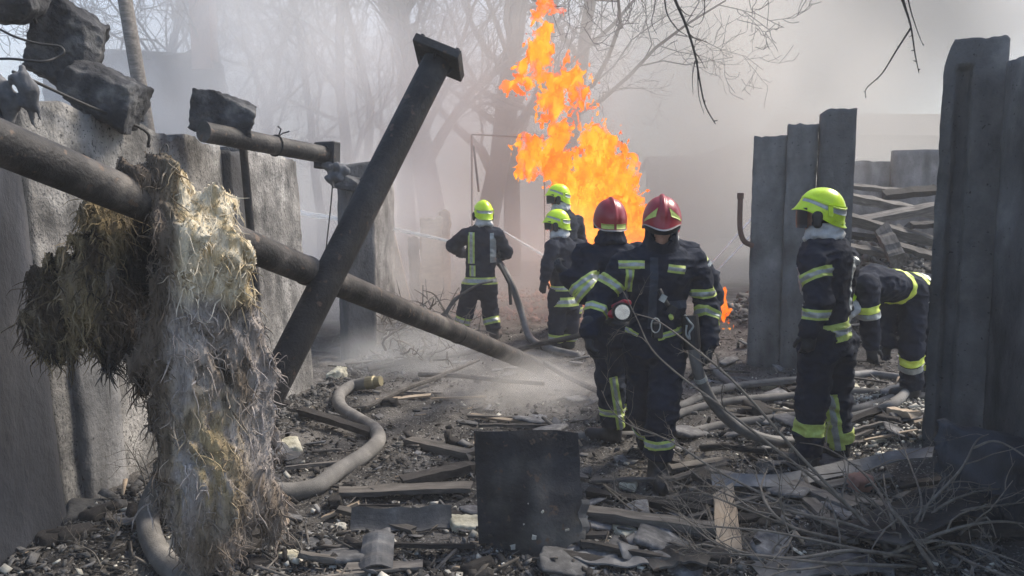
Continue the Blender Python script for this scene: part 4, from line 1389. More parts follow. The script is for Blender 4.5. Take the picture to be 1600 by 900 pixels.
def wool_flap(name, P0, ang, outline, thick, bulge, colour, parent, seed, hang=0.0):
    """thick ragged hanging mat lying in an upright plane through P0 (turned by ang), outline given in picture points"""
    P0 = Vector(P0)
    a = Vector((math.cos(ang), math.sin(ang), 0))
    b = Vector((math.sin(ang), -math.cos(ang), 0))         # towards the camera
    loc2 = []
    for px, py in outline:
        d = ray(px, py)
        C0 = Vector((0, 0, CAM_Z))
        t = (P0 - C0).dot(b) / d.dot(b)
        p = C0 + d * t
        loc2.append(((p - P0).dot(a), p.z))
    vox = .0125
    xs, zs = [p[0] for p in loc2], [p[1] for p in loc2]
    A = np.arange(min(xs) - .12, max(xs) + .12, vox)
    Z = np.arange(min(zs) - .1, max(zs) + .12, vox)
    Bx = np.arange(-thick * 2.2 - .05, thick * 2.2 + .24, vox)
    XA, ZA = np.meshgrid(A, Z, indexing='ij')
    w2 = np.stack([XA, ZA * .55, 0 * XA + seed], -1)
    jag = .035 * fbm(w2 * 9, 4) + .02 * pnoise(np.stack([XA * 34, ZA * 9, 0 * XA + seed], -1))
    sd = poly_sd(XA, ZA, loc2) + jag * .8 + .006
    X3, B3, Z3 = np.meshgrid(A, Bx, Z, indexing='ij')
    P = np.stack([X3, B3, Z3], -1)
    zs_ = P * np.array([8, 8, 2.6]) + seed
    warp = .25 * fbm(P * 3.5 + seed, 2)
    clump = fbm(zs_ + warp[..., None] * 3, 4)
    fine = 1 - np.abs(pnoise(P * np.array([42, 42, 6]) + warp[..., None] * 8)) * 2
    cen = bulge(XA, ZA)[:, None, :] + .05 * pnoise(np.stack([XA * 4, ZA * 1.5, 0 * XA + seed], -1))[:, None, :]
    th = thick * np.clip(.35 + .9 * np.sqrt(np.clip(-sd / .16, 0, 1)), .2, 1.2)[:, None, :]
    d = np.maximum(np.abs(B3 - cen) - th, sd[:, None, :] * .8)
    dg = np.stack([X3 * .93 + Z3 * .36, B3, Z3 * .93 - X3 * .36], -1)
    folds = 1 - np.abs(pnoise(dg * np.array([9, 6, 2.4]) + warp[..., None] * 2 + seed)) * 2
    d = d - .046 * clump - .013 * fine - .028 * np.clip(folds, 0, 1) ** 2 + .012
    V, Q = surface_nets(d.astype(np.float32), (A[0], Bx[0], Z[0]), vox)
    # wool colour: clean yellow, grey-brown soot, charred, plus a painted shadow strip
    c3 = colour(V[:, 0], V[:, 2], fbm(V * np.array([5, 5, 2.2]) + seed * 2, 4), fbm(V * np.array([20, 20, 6]) + seed, 3), V)
    R = np.array([[a.x, b.x, 0], [a.y, b.y, 0], [0, 0, 1]])
    Vw = V @ R.T + np.array([P0.x, P0.y, 0]) - np.array(parent.location)
    o = obj(name, Vw, Q, M['wool'], parent, smooth=True)
    ca = o.data.color_attributes.new('Col', 'FLOAT_COLOR', 'POINT')
    cc = np.concatenate([np.clip(c3, .004, .9), np.ones((len(c3), 1))], 1).astype(np.float32)
    ca.data.foreach_set('color', cc.ravel())
    # loose fibres
    nv = np.empty(len(o.data.vertices) * 3, dtype=np.float32)
    o.data.vertices.foreach_get('normal', nv)
    nv = nv.reshape(-1, 3)
    r = np.random.default_rng(int(seed * 10))
    pick = r.choice(len(Vw), 5500, replace=False)
    FV, FF, FC = [], [], []
    for k in pick:
        p = Vector(Vw[k]); n = Vector(nv[k])
        if n.length < .1: continue
        ln = r.uniform(.02, .07) * (1.6 if r.random() < .12 else 1)
        drift = Vector(r.normal(size=3)) * .5 + n * .45 + Vector((0, 0, -1.2))
        d1 = (n * .7 + Vector((0, 0, -.5)) + Vector(r.normal(size=3)) * .5).normalized()
        pts = [p - n * .005, p + d1 * ln * .4, p + d1 * ln * .5 + drift.normalized() * ln * .5]
        rad = r.uniform(.0012, .0026)
        VV, FFx = tube(pts, [rad * 1.6, rad, rad * .3], 3, cap=False)
        FF.extend([tuple(i + len(FV) for i in f) for f in FFx])
        FV.extend(VV)
        FC.extend([c3[k] * 1.35 + .02] * len(VV))
    # longer strings of wool matted down over the face
    for k in r.choice(len(Vw), 2600, replace=False):
        p = Vector(Vw[k]); n = Vector(nv[k])
        if n.length < .1 or n.z < -.5: continue
        ln = r.uniform(.05, .15)
        dn = Vector((0, 0, -1)) - n * Vector((0, 0, -1)).dot(n)
        dn = (dn + Vector(r.normal(size=3)) * .45).normalized()
        q1 = p + n * .007 + dn * ln * .3
        q2 = p + n * r.uniform(-.002, .010) + dn * ln * .65 + Vector(r.normal(size=3)) * .012
        q3 = q2 + (dn + Vector((0, 0, -.6)) + Vector(r.normal(size=3)) * .5).normalized() * ln * .35
        rad = r.uniform(.0012, .0036)
        VV, FFx = tube(smooth_path([p - n * .006, q1, q2, q3], 3), [rad * x for x in (.8, 1.1, 1.2, 1.2, 1.1, 1.0, .9, .7, .5, .25)], 4, cap=False)
        FF.extend([tuple(i + len(FV) for i in f) for f in FFx])
        FV.extend(VV)
        FC.extend([c3[k] * r.uniform(.75, 1.3)] * len(VV))
    fo = obj('loose_fibres', FV, FF, M['fibre'], o)
    fo['kind'] = 'stuff'
    ca = fo.data.color_attributes.new('Col', 'FLOAT_COLOR', 'POINT')
    ca.data.foreach_set('color', np.concatenate([np.array(FC), np.ones((len(FC), 1))], 1).astype(np.float32).ravel())
    return o


YEL, PALE, GRY, BRN, DRK = [np.array(c) for c in ((.58, .46, .27), (.82, .73, .56), (.40, .36, .335), (.20, .16, .125), (.016, .015, .014))]
mixc = lambda a, b, t: a * (1 - t)[:, None] + b * t[:, None]
sst = lambda x, lo, hi: np.clip((x - lo) / (hi - lo), 0, 1) ** 2 * (3 - 2 * np.clip((x - lo) / (hi - lo), 0, 1))


def col_front(x, z, n, f, V):
    c = mixc(np.repeat(GRY[None], len(x), 0), np.repeat(BRN[None], len(x), 0), sst(n, -.1, .45))
    t = sst(z + .10 * n, 1.28, 1.40) * sst(x + .04 * n, -.06, .03)            # clean upper right
    c = mixc(c, mixc(np.repeat(PALE[None], len(x), 0), np.repeat(YEL[None], len(x), 0), sst(f, -.2, .5)), t * .95)
    t2 = np.exp(-((x - .10 + .08 * n) / .15) ** 2 - ((z - .60) / .34) ** 2) * sst(n + f, -.35, .3)   # yellow patch low in the middle
    c = mixc(c, np.repeat((YEL * .72)[None], len(x), 0), np.clip(t2 * 1.2, 0, 1))
    t3 = sst(-x + .04 * n, .02, .10) * sst(z, .35, .6)                              # shade painted along the left edge
    c = mixc(c, np.repeat((BRN * .9)[None], len(x), 0), t3 * .8)
    t4 = sst(f + .5 * n, .30, .55) * (1 - t * .7)
    c = mixc(c, np.repeat(DRK[None], len(x), 0), t4 * .65)
    t6 = sst(-x - .10 * (1.2 - z) + .05 * n + .02 * f, .035, .085)  # shadow strip down the whole left side, put into the colour
    c = mixc(c, np.repeat((BRN * .5)[None], len(x), 0), t6 * .75)
    t5 = sst(-z + .15 * n, -.55, -.2) * .65
    return mixc(c, np.repeat((BRN * 1.1)[None], len(x), 0), t5)


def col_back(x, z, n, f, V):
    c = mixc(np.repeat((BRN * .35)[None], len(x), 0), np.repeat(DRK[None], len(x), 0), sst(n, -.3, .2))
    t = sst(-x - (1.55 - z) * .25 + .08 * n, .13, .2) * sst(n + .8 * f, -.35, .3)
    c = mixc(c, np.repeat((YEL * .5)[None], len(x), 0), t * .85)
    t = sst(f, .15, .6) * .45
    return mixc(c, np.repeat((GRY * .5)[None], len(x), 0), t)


pw = at(270, 330, 3.5)
wl = empty('mineral_wool_blanket', (pw.x, pw.y, 0))
tag(wl, 'torn yellow and soot grey mineral wool blanket draped over the long pipe', 'insulation')
front = [(188, 262), (212, 252), (250, 262), (290, 284), (330, 305), (352, 322), (350, 345), (366, 372), (385, 398), (376, 428), (392, 470), (408, 520), (424, 565), (420, 620),
         (424, 690), (440, 760), (448, 800), (430, 832), (402, 806), (380, 822), (366, 860), (374, 900), (352, 905), (330, 880), (318, 905), (296, 902), (272, 850), (258, 800), (252, 740),
         (246, 690), (240, 640), (226, 590), (218, 545), (228, 490), (240, 430), (236, 370), (224, 330), (205, 300)]
# over the top of the pipe the mat comes forward of it
bul = lambda X, Z: .06 + .10 * sst(Z, 1.15, 1.62) * (1 - sst(Z, 1.62, 1.80) * 1.1) + .05 * np.sin(Z * 4) - .10 * sst(X, .15, .45) * (1 - sst(Z, .5, 1.2))
wool_flap('front_flap', pw + Vector((.02, -.10, 0)), .62, front, .054, bul, col_front, wl, 1.3)
back = [(150, 300), (235, 330), (250, 380), (246, 450), (240, 520), (236, 580), (226, 608), (216, 566), (196, 552), (168, 560), (150, 540), (112, 545), (88, 556), (70, 520), (46, 494), (58, 462),
        (50, 432), (84, 420), (112, 398), (128, 352)]
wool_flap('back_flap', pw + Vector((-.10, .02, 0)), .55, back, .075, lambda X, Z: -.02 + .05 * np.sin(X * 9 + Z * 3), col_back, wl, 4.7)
# two charred tatters hanging from the back flap
for px, y0, y1 in ((228, 560, 614), (88, 540, 566), (210, 548, 580)):
    S = SDF()
    a = at(px, y0, 3.42); b = at(px + 3, y1, 3.42)
    S.cone(a - wl.location, b - wl.location, .022, .012)
    V, Q = S.mesh(.008, lambda P: .012 * fbm(P * 30, 3))
    t_ = obj('charred_tatter', V, Q, M['wood_burnt'], wl, smooth=True)

# ------------------------------------------------------------------ flames
def emissive(name, cols, scale, strength, clear=0.0, stretch=(1, 1, .6)):
    m = bpy.data.materials.new(name)
    m.use_nodes = True
    nt = m.node_tree; n, l = nt.nodes, nt.links
    n.remove(n['Principled BSDF'])
    tc = n.new('ShaderNodeTexCoord'); mp = n.new('ShaderNodeMapping'); mp.inputs['Scale'].default_value = stretch
    l.new(tc.outputs['Object'], mp.inputs[0])
    nz = n.new('ShaderNodeTexNoise'); nz.inputs['Scale'].default_value = scale; nz.inputs['Detail'].default_value = 6; nz.inputs['Distortion'].default_value = 1.2
    l.new(mp.outputs[0], nz.inputs['Vector'])
    cr = n.new('ShaderNodeValToRGB')
    while len(cr.color_ramp.elements) < len(cols): cr.color_ramp.elements.new(.5)
    for e, (p, c) in zip(cr.color_ramp.elements, cols): e.position, e.color = p, (*c, 1)
    l.new(nz.outputs['Fac'], cr.inputs[0])
    em = n.new('ShaderNodeEmission'); em.inputs['Strength'].default_value = strength
    l.new(cr.outputs[0], em.inputs['Color'])
    if clear:
        tr = n.new('ShaderNodeBsdfTransparent'); mx = n.new('ShaderNodeMixShader')
        n2 = n.new('ShaderNodeTexNoise'); n2.inputs['Scale'].default_value = scale * 1.7; n2.inputs['Detail'].default_value = 8
        l.new(mp.outputs[0], n2.inputs['Vector'])
        mr = n.new('ShaderNodeMapRange'); mr.inputs['From Min'].default_value = .36; mr.inputs['From Max'].default_value = .66
        mr.inputs['To Min'].default_value = clear * .3; mr.inputs['To Max'].default_value = clear
        l.new(n2.outputs['Fac'], mr.inputs[0]); l.new(mr.outputs[0], mx.inputs[0])
        l.new(em.outputs[0], mx.inputs[1]); l.new(tr.outputs[0], mx.inputs[2])
        l.new(mx.outputs[0], n['Material Output'].inputs['Surface'])
    else:
        l.new(em.outputs[0], n['Material Output'].inputs['Surface'])
    return m


M['flame'] = emissive('flame', [(.28, (1, .055, .004)), (.46, (1, .15, .007)), (.60, (1, .30, .012)), (.76, (1, .55, .06))], 2.6, .85, .85)
M['flame_core'] = emissive('flame_core', [(.30, (1, .13, .008)), (.48, (1, .26, .012)), (.62, (1, .42, .03)), (.80, (1, .62, .12))], 3.2, .95, .35)
FY = 13.0


def flame(name, lumps, label, vox, turb, seed, Y=FY, squash=1.0):
    S = SDF()
    o0 = at(lumps[0][0], lumps[0][1], Y)
    sc = Y / F_PX
    for (x0, y0, r0, x1, y1, r1) in lumps:
        S.cone(at(x0, y0, Y) - o0, at(x1, y1, Y) - o0, r0 * sc, r1 * sc, k=.10)

    def disp(P):
        wv = P * np.array([1, 1, .7])
        w1 = fbm(wv * 1.6 + seed, 2)
        big = fbm(wv * 2.6 + w1[..., None] * 1.4 + seed, 3)
        sm = fbm(wv * 8.5 + big[..., None] * 1.2 + seed * 2, 4)
        return turb * (.24 * big + .30 * sm + .10 * pnoise(P * np.array([19, 19, 15]) + 5) + .05)
    lo, hi = S.bounds()
    lo, hi = lo - .22, hi + .22
    n = np.ceil((hi - lo) / vox).astype(int) + 1
    ax = [lo[i] + vox * np.arange(n[i]) for i in range(3)]
    X, Yy, Z = np.meshgrid(*ax, indexing='ij')
    P = np.stack([X, Yy, Z], -1).astype(np.float32)
    d = S.value(P)
    m = np.abs(d) < .45
    dd = np.zeros_like(d); dd[m] = disp(P[m])
    zf = np.clip((P[..., 2] + float(o0.z) - 2.2) / 2.0, 0, 1)
    d = d + dd * (1 + .45 * zf) + .03 * zf
    V, Q = surface_nets(d.astype(np.float32), lo, vox)
    o = obj(name, V, Q, M['flame'], loc=o0, smooth=True)
    V, Q = surface_nets((d + .10 + .11 * fbm(P * np.array([5, 5, 3.2]) + 40, 3)).astype(np.float32), lo, vox)
    if len(Q) > 20: obj('flame_core', V, Q, M['flame_core'], o, smooth=True)
    tag(o, label, 'fire')
    return o


flame('flame', [(955, 480, 60, 945, 350, 62), (900, 480, 30, 905, 330, 34), (1000, 480, 30, 985, 350, 22), (945, 350, 56, 938, 275, 44), (938, 275, 40, 932, 225, 20), (932, 225, 18, 930, 205, 7),
                (905, 330, 26, 892, 290, 20), (892, 290, 20, 862, 258, 20), (862, 258, 22, 838, 240, 16), (838, 240, 15, 826, 275, 9), (862, 258, 18, 868, 200, 13),
                (868, 200, 10, 868, 160, 11), (868, 160, 12, 880, 128, 17), (880, 128, 13, 852, 115, 14), (852, 115, 12, 850, 70, 12), (850, 70, 12, 852, 52, 4),
                (820, 120, 9, 815, 138, 5), (897, 135, 14, 908, 160, 8), (838, 250, 12, 818, 225, 6), (965, 300, 20, 990, 330, 14)],
      'tall orange flame column rising behind the two red helmets', .024, 1.0, 3)
flame('flame_lick', [(842, 22, 9, 850, 8, 11), (850, 8, 11, 880, 16, 5), (850, 8, 9, 838, -14, 6)], 'torn flame lick at the upper edge above the column', .022, .45, 5)
flame('flame_lick', [(782, 140, 4, 790, 134, 7), (790, 134, 7, 806, 128, 3)], 'smallest flame lick floating left of the column', .018, .3, 6)
flame('flame_patch', [(1130, 500, 13, 1130, 484, 15), (1130, 484, 14, 1132, 464, 7), (1118, 498, 6, 1120, 484, 4)], 'small flame near the ground beside the bare hand', .022, .4, 8, 9.5)
# ------------------------------------------------------------------ water jet of the left firefighter
m = bpy.data.materials.new('water_spray')
m.use_nodes = True
nt = m.node_tree; n, l = nt.nodes, nt.links
b = n['Principled BSDF']
b.inputs['Base Color'].default_value = (.86, .87, .86, 1)
b.inputs['Roughness'].default_value = .25
tc = n.new('ShaderNodeTexCoord'); mpn = n.new('ShaderNodeMapping'); mpn.inputs['Scale'].default_value = (1.2, 8, 8)
l.new(tc.outputs['Object'], mpn.inputs[0])
nz = n.new('ShaderNodeTexNoise'); nz.inputs['Scale'].default_value = 6; nz.inputs['Detail'].default_value = 5
l.new(mpn.outputs[0], nz.inputs['Vector'])
mr = n.new('ShaderNodeMapRange'); mr.inputs['From Min'].default_value = .3; mr.inputs['From Max'].default_value = .7; mr.inputs['To Min'].default_value = .75; mr.inputs['To Max'].default_value = .04
l.new(nz.outputs['Fac'], mr.inputs[0]); l.new(mr.outputs[0], b.inputs['Alpha'])
M['water'] = m
JA, JB = at(702, 377, 10.3), at(470, 333, 10.9)
pts, rad = [], []
for i in range(40):
    t = i / 39
    p = JA.lerp(JB, t) + Vector((0, 0, .10 * t * (1 - t)))
    pts.append(p); rad.append((.020 + .022 * t) * (1 + .25 * math.sin(i * 2.3) * t))
o = MB().tube(pts, rad, 10, wob=.12).build('water_jet', M['water'], None, loc=JA, smooth=True)
tag(o, 'white water jet shooting left from the farthest firefighter', 'water')
n_ = MB().tube([at(724, 390, 10.35), at(702, 377, 10.3)], [.03, .018], 10).build('hose_nozzle', M['black'], None, loc=at(724, 390, 10.35), smooth=True)
tag(n_, 'short dark nozzle from which the white jet leaves', 'nozzle')
# two thin jets seen through the smoke at right, one behind A
for (p, q, Ys, lb) in (((1100, 425), (1180, 335), 13, 'upper one of the two faint water arcs by the bent rusty pipe'), ((1112, 432), (1190, 350), 12.6, 'lower one of the two faint water arcs by the bent rusty pipe'),
                       ((788, 362), (850, 400), 11.5, 'faint white jet slanting down to the back of the lime helmet facing left')):
    a, b_ = at(*p, Ys), at(*q, Ys)
    o = MB().tube([a.lerp(b_, t) for t in np.linspace(0, 1, 12)], list(np.linspace(.012, .024, 12)), 8, wob=.15).build('water_jet', M['water'], None, loc=a, smooth=True)
    tag(o, lb, 'water')

# ------------------------------------------------------------------ bare trees
def grow(base, height, r0, seed, lean=(0, 0), levels=4, first=.28, spread=.75, nb=(5, 9)):
    r = random.Random(seed)
    T, Cn = MB(), MB()

    def branch(p, d, ln, rad, lv):
        n = 7 if lv == 0 else (5 if lv == 1 else 4)
        pts, q, dd = [p], Vector(p), Vector(d)
        for i in range(n):
            bend = .10 if lv == 0 else .26
            dd = (dd + Vector((r.gauss(0, bend), r.gauss(0, bend), r.gauss(0, bend) + (.10 if lv > 0 else .04)))).normalized()
            q = q + dd * ln / n
            pts.append(Vector(q))
        rr = [max(.0065, rad * (1 - .75 * i / n)) for i in range(n + 1)]
        (T if lv == 0 else Cn).tube(pts, rr, 8 if lv == 0 else (5 if lv == 1 else 3), cap=lv < 2)
        if lv >= levels: return
        cnt = r.randint(*nb) if lv < 2 else r.randint(4, 6)
        if lv == 0: cnt += 4
        for k in range(cnt):
            t = (first + (1 - first) * (k + r.random()) / cnt) if lv == 0 else (.2 + .8 * (k + r.random()) / cnt)
            i = min(n - 1, int(t * n))
            pp = pts[i].lerp(pts[i + 1], t * n - i)
            ax = (pts[i + 1] - pts[i]).normalized()
            sidev = ax.orthogonal().normalized()
            sidev.rotate(Quaternion(ax, r.uniform(0, 6.283)))
            nd = (ax * r.uniform(.5, .9) + sidev * spread * r.uniform(.7, 1.3)).normalized()
            branch(pp, nd, ln * r.uniform(.34, .55) * (1 - .35 * t if lv == 0 else 1), rr[i] * r.uniform(.35, .55), lv + 1)
    branch(Vector((0, 0, -.1)), Vector((lean[0], lean[1], 1)).normalized(), height, r0, 0)
    return T, Cn


TREES = [(404, 15.0, 9.0, .085, 'slender bare tree with straight pale trunk, left of its close twin', 11, (.0, 0), 3),
         (462, 16.0, 9.5, .10, 'straight bare trunk right of its slender twin behind the overhead pipe', 12, (.0, 0), 3),
         (500, 19.0, 10, .13, 'hazy bare tree just right of the two straight trunks', 13, (.02, 0), 4),
         (540, 17.0, 10, .16, 'bare tree with dark trunk behind the lone fence post', 14, (-.02, 0), 4),
         (575, 20.0, 10.5, .15, 'bare tree standing left behind the flange of the leaning post', 15, (.03, 0), 4),
         (640, 19.0, 11, .26, 'thick grey trunk rising behind the leaning post flange', 16, (.02, 0), 4),
         (692, 17.5, 11, .34, 'thickest grey trunk, just right of the post flange', 17, (.04, 0), 4),
         (745, 18.5, 11, .32, 'thick leaning trunk between the flange and the flame', 18, (.10, 0), 4),
         (800, 20.0, 11, .24, 'bare tree right behind the flame column top', 19, (.08, 0), 4),
         (870, 19.5, 11, .24, 'wide bare tree whose fine branches reach out right of the flame', 20, (.07, -.03), 4),
         (330, 18.0, 9.5, .14, 'bare tree beside the ruined shed, right of its chimney', 22, (.02, 0), 4),
         (258, 17.5, 9, .12, 'bare tree above the roof of the ruined shed', 23, (-.03, 0), 4),
         (180, 16.0, 9, .12, 'bare tree at far left behind the tall broken block', 24, (.04, 0), 4),
         (440, 23.0, 10.5, .16, 'palest bare tree farthest back among the left trunks', 25, (-.02, 0), 4)]
for px, Y, hh, r0, lb, sd_, ln, lv in TREES:
    p = at(px, 400, Y); base = on(p.x, p.y)
    T, Cn = grow(base, hh, r0, sd_, ln, lv, first=.22 if lv == 4 else .4)
    t = empty('bare_tree', base)
    T.build('trunk', M['bark'], t, smooth=True)
    Cn.build('crown', M['bark'], t)
    tag(t, lb, 'tree', 'bare trees in the smoke')

# leaning utility pole
a, b_ = at(238, 250, 10.2), at(185, -60, 10.0)
pl = tag(MB().tube([a - (b_ - a) * .75, a, b_], [.10, .095, .085], 12).build('utility_pole', M['wood_grey'], None, loc=a, smooth=True), 'leaning timber pole in the haze above the tumbled blocks', 'pole')
# hazy goal-like frame of thin pipes behind the flame
fr_ = empty('pipe_frame', on(at(790, 480, 14.5).x, 14.5))
def fp(px, py): return at(px, py, 14.5) - fr_.location
MB().tube([fp(738, 490), fp(737, 210)], .018, 8).build('upright', M['plaster_wall'], fr_)
MB().tube([fp(737, 210), fp(850, 216)], .014, 8).build('crossbar', M['plaster_wall'], fr_)
MB().tube([fp(850, 216), fp(852, 490)], .009, 8).build('upright', M['plaster_wall'], fr_)
MB().tube([fp(740, 228), fp(748, 300)], .02, 8).build('brace', M['steel'], fr_)
tag(fr_, 'faint frame of thin pipes between the water spraying firefighter and the flame', 'frame')
MB().tube([at(973, 480, 15) - fr_.location, at(972, 220, 15) - fr_.location], .02, 8).build('upright', M['plaster_wall'], fr_)

# ------------------------------------------------------------------ hazy buildings
def house(name, x0, x1, y0, y1, hw, ridge, label, along='x', wins=(), m='plaster_wall'):
    r = empty(name, ((x0 + x1) / 2, y0, 0))
    ox, oy = r.location.x, r.location.y
    q = MB()
    V = [(x0 - ox, y0 - oy, -.2), (x1 - ox, y0 - oy, -.2), (x1 - ox, y1 - oy, -.2), (x0 - ox, y1 - oy, -.2), (x0 - ox, y0 - oy, hw), (x1 - ox, y0 - oy, hw), (x1 - ox, y1 - oy, hw), (x0 - ox, y1 - oy, hw)]
    q.add(V, [(0, 1, 5, 4), (1, 2, 6, 5), (2, 3, 7, 6), (3, 0, 4, 7), (4, 5, 6, 7)])
    ym = (y0 + y1) / 2 - oy; xm = (x0 + x1) / 2 - ox
    if along == 'y': q.add([(x0 - ox, y0 - oy, hw), (x1 - ox, y0 - oy, hw), (xm, y0 - oy, ridge)], [(0, 1, 2)]); q.add([(x0 - ox, y1 - oy, hw), (x1 - ox, y1 - oy, hw), (xm, y1 - oy, ridge)], [(2, 1, 0)])
    else: q.add([(x0 - ox, y0 - oy, hw), (x0 - ox, y1 - oy, hw), (x0 - ox, ym, ridge)], [(0, 1, 2)]); q.add([(x1 - ox, y0 - oy, hw), (x1 - ox, y1 - oy, hw), (x1 - ox, ym, ridge)], [(2, 1, 0)])
    q.build('wall', M[m], r)
    e, t = .35, .12
    k = MB()
    if along == 'x':
        for s in (0, 1):
            ya = (y0 - oy - e) if s == 0 else (y1 - oy + e)
            za = hw - e * (ridge - hw) / ((y1 - y0) / 2)
            a = [(x0 - ox - e, ya, za), (x1 - ox + e, ya, za), (x1 - ox + e, ym, ridge), (x0 - ox - e, ym, ridge)]
            k.add([(p[0], p[1], p[2] + .02) for p in a] + [(p[0], p[1], p[2] + .02 + t) for p in a], [(0, 1, 2, 3), (7, 6, 5, 4), (0, 4, 5, 1), (1, 5, 6, 2), (2, 6, 7, 3), (3, 7, 4, 0)])
    else:
        for s in (0, 1):
            xa = (x0 - ox - e) if s == 0 else (x1 - ox + e)
            za = hw - e * (ridge - hw) / ((x1 - x0) / 2)
            a = [(xa, y0 - oy - e, za), (xa, y1 - oy + e, za), (xm, y1 - oy + e, ridge), (xm, y0 - oy - e, ridge)]
            k.add([(p[0], p[1], p[2] + .02) for p in a] + [(p[0], p[1], p[2] + .02 + t) for p in a], [(0, 1, 2, 3), (7, 6, 5, 4), (0, 4, 5, 1), (1, 5, 6, 2), (2, 6, 7, 3), (3, 7, 4, 0)])
    k.build('roof', M['roof'], r)
    for (wx, wz, ww, wh) in wins:
        f_ = MB()
        for dx, dz, sx, sz in ((-ww / 2, 0, .08, wh), (ww / 2, 0, .08, wh), (0, wh / 2, ww + .08, .08), (0, -wh / 2, ww + .16, .08)):
            f_.box((wx + dx, -.03, wz + dz), (sx, .1, sz))
        f = f_.build('window', M['plaster'], r)
        MB().box((wx, -.005, wz), (ww - .08, .03, wh - .08)).build('pane', M['dark_glass'], f)
    return tag(r, label, 'building')


a, b_ = at(1170, 300, 27), at(1034, 300, 27)
house('hazy_house', 9.9, 24.0, 45, 56, 4.2, 6.6, 'hazy house whose sloping roof shows left of the three concrete slabs', 'y', ((1.0, 2.4, 1.4, 1.5), (-4.2, 2.4, 1.4, 1.5)))
house('low_shed', 7.6, 10.6, 40, 44, 3.9, 4.4, 'low hazy shed at the right of the flame against the sky', 'x', ((0, 1.6, .7, .8),))
house('hazy_house', 15.5, 27, 40, 50, 5.4, 7.0, 'palest distant building above the heap of beams', 'x', ((-3, 3.6, 1.3, 1.5), (0, 3.6, 1.3, 1.5), (3, 3.6, 1.3, 1.5)))
# ruined shed at left
c = at(250, 160, 14)
rs = empty('ruined_shed', (c.x, 14, 0))
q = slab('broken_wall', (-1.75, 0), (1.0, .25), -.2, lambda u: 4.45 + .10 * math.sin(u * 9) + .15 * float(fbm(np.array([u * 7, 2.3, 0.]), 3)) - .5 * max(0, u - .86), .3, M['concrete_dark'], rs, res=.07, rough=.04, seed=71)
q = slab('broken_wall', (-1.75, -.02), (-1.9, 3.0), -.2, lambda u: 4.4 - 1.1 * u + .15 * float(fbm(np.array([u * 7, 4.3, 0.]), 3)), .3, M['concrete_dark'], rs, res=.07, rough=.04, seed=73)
MB().box((.70, .35, 4.9), (.36, .36, 1.3), jit=.03).build('chimney', M['brick'], rs)
MB().box((-.4, .45, 4.50), (2.2, .5, .14), Matrix.Rotation(.05, 3, 'Y'), jit=.02).build('roof_slab', M['concrete_grey'], rs)
MB().box((.4, -.03, 2.7), (.06, .06, 1.0)).build('window_post', M['wood_grey'], rs)
tag(rs, 'hazy ruined shed with a chimney stub standing above the left wall', 'building')
# upright scorched boards behind the left firefighter
for k, (x0, x1, y0, y1, Y, mm, lb) in enumerate(((657, 692, 340, 462, 12.0, 'wood_pale', 'pale split trunk piece standing upright left of the water jet nozzle'),
                                               (690, 704, 330, 460, 12.3, 'wood_pale', 'thin upright plank beside the pale split trunk piece'),
                                               (640, 656, 372, 462, 12.2, 'wood_grey', 'short upright plank left of the pale split trunk piece'))):
    a = at((x0 + x1) / 2, y1, Y); wdt = (x1 - x0) * Y / F_PX; top = at((x0 + x1) / 2, y0, Y).z
    o = slab('upright_plank', (a.x - wdt / 2, Y), (a.x + wdt / 2, Y + .05), -.1, lambda u: top + .08 * float(fbm(np.array([u * 6, k * 3.3, 0.]), 2)), .12, M[mm], res=.04, rough=.02, ragA=.05, ragB=.05, seed=80 + k)
    tag(o, lb, 'plank')
for k, (p, q_, Y, wd, mm, lb) in enumerate((((590, 300), (632, 470), 11.4, .20, 'wood_pale', 'pinkish leaning board nearest to the lone dark post'),
                                         ((575, 330), (600, 480), 11.0, .12, 'wood_grey', 'grey slanted board directly behind the lone dark post'),
                                         ((604, 380), (652, 500), 11.6, .14, 'wood_grey', 'low slanted board sloping towards the brush heap'))):
    a, b_ = at(*q_, Y), at(*p, Y + .3)
    d = (b_ - a); z = d.normalized(); x = Vector((1, 0, 0)); x = (x - z * x.dot(z)).normalized(); y = z.cross(x)
    o = MB().box((0, 0, 0), (wd, .05, d.length), Matrix((x, y, z)).transposed(), jit=.04).build('leaning_board', M[mm])
    o.location = a.lerp(b_, .5)
    tag(o, lb, 'board')

# ------------------------------------------------------------------ upright burnt sheet in the foreground
def sheet_grid(fn, nu, nv, thick):
    """fn(u,v) -> point; a bent sheet with real thickness"""
    P = [[Vector(fn(i / nu, j / nv)) for j in range(nv + 1)] for i in range(nu + 1)]
    V, Fc = [], []
    for lay in (0, 1):
        for i in range(nu + 1):
            for j in range(nv + 1):
                a = P[min(i + 1, nu)][j] - P[max(i - 1, 0)][j]
                b = P[i][min(j + 1, nv)] - P[i][max(j - 1, 0)]
                n = a.cross(b)
                n = n.normalized() if n.length > 1e-9 else Vector((0, 0, 1))
                V.append(P[i][j] - n * thick * lay)
    N = (nu + 1) * (nv + 1)
    k = lambda i, j: i * (nv + 1) + j
    for i in range(nu):
        for j in range(nv):
            q = (k(i, j), k(i + 1, j), k(i + 1, j + 1), k(i, j + 1))
            Fc.append(q); Fc.append(tuple(x + N for x in q[::-1]))
    for i in range(nu):
        for j in (0, nv):
            a, b = k(i, j), k(i + 1, j)
            Fc.append((a, b, b + N, a + N) if j == nv else (b, a, a + N, b + N))
    for j in range(nv):
        for i in (0, nu):
            a, b = k(i, j), k(i, j + 1)
            Fc.append((b, a, a + N, b + N) if i == nu else (a, b, b + N, a + N))
    return V, Fc


bl, br_ = at(748, 852, 3.80), at(914, 846, 3.72)
tl, tr_ = at(740, 673, 3.90), at(903, 676, 3.86)


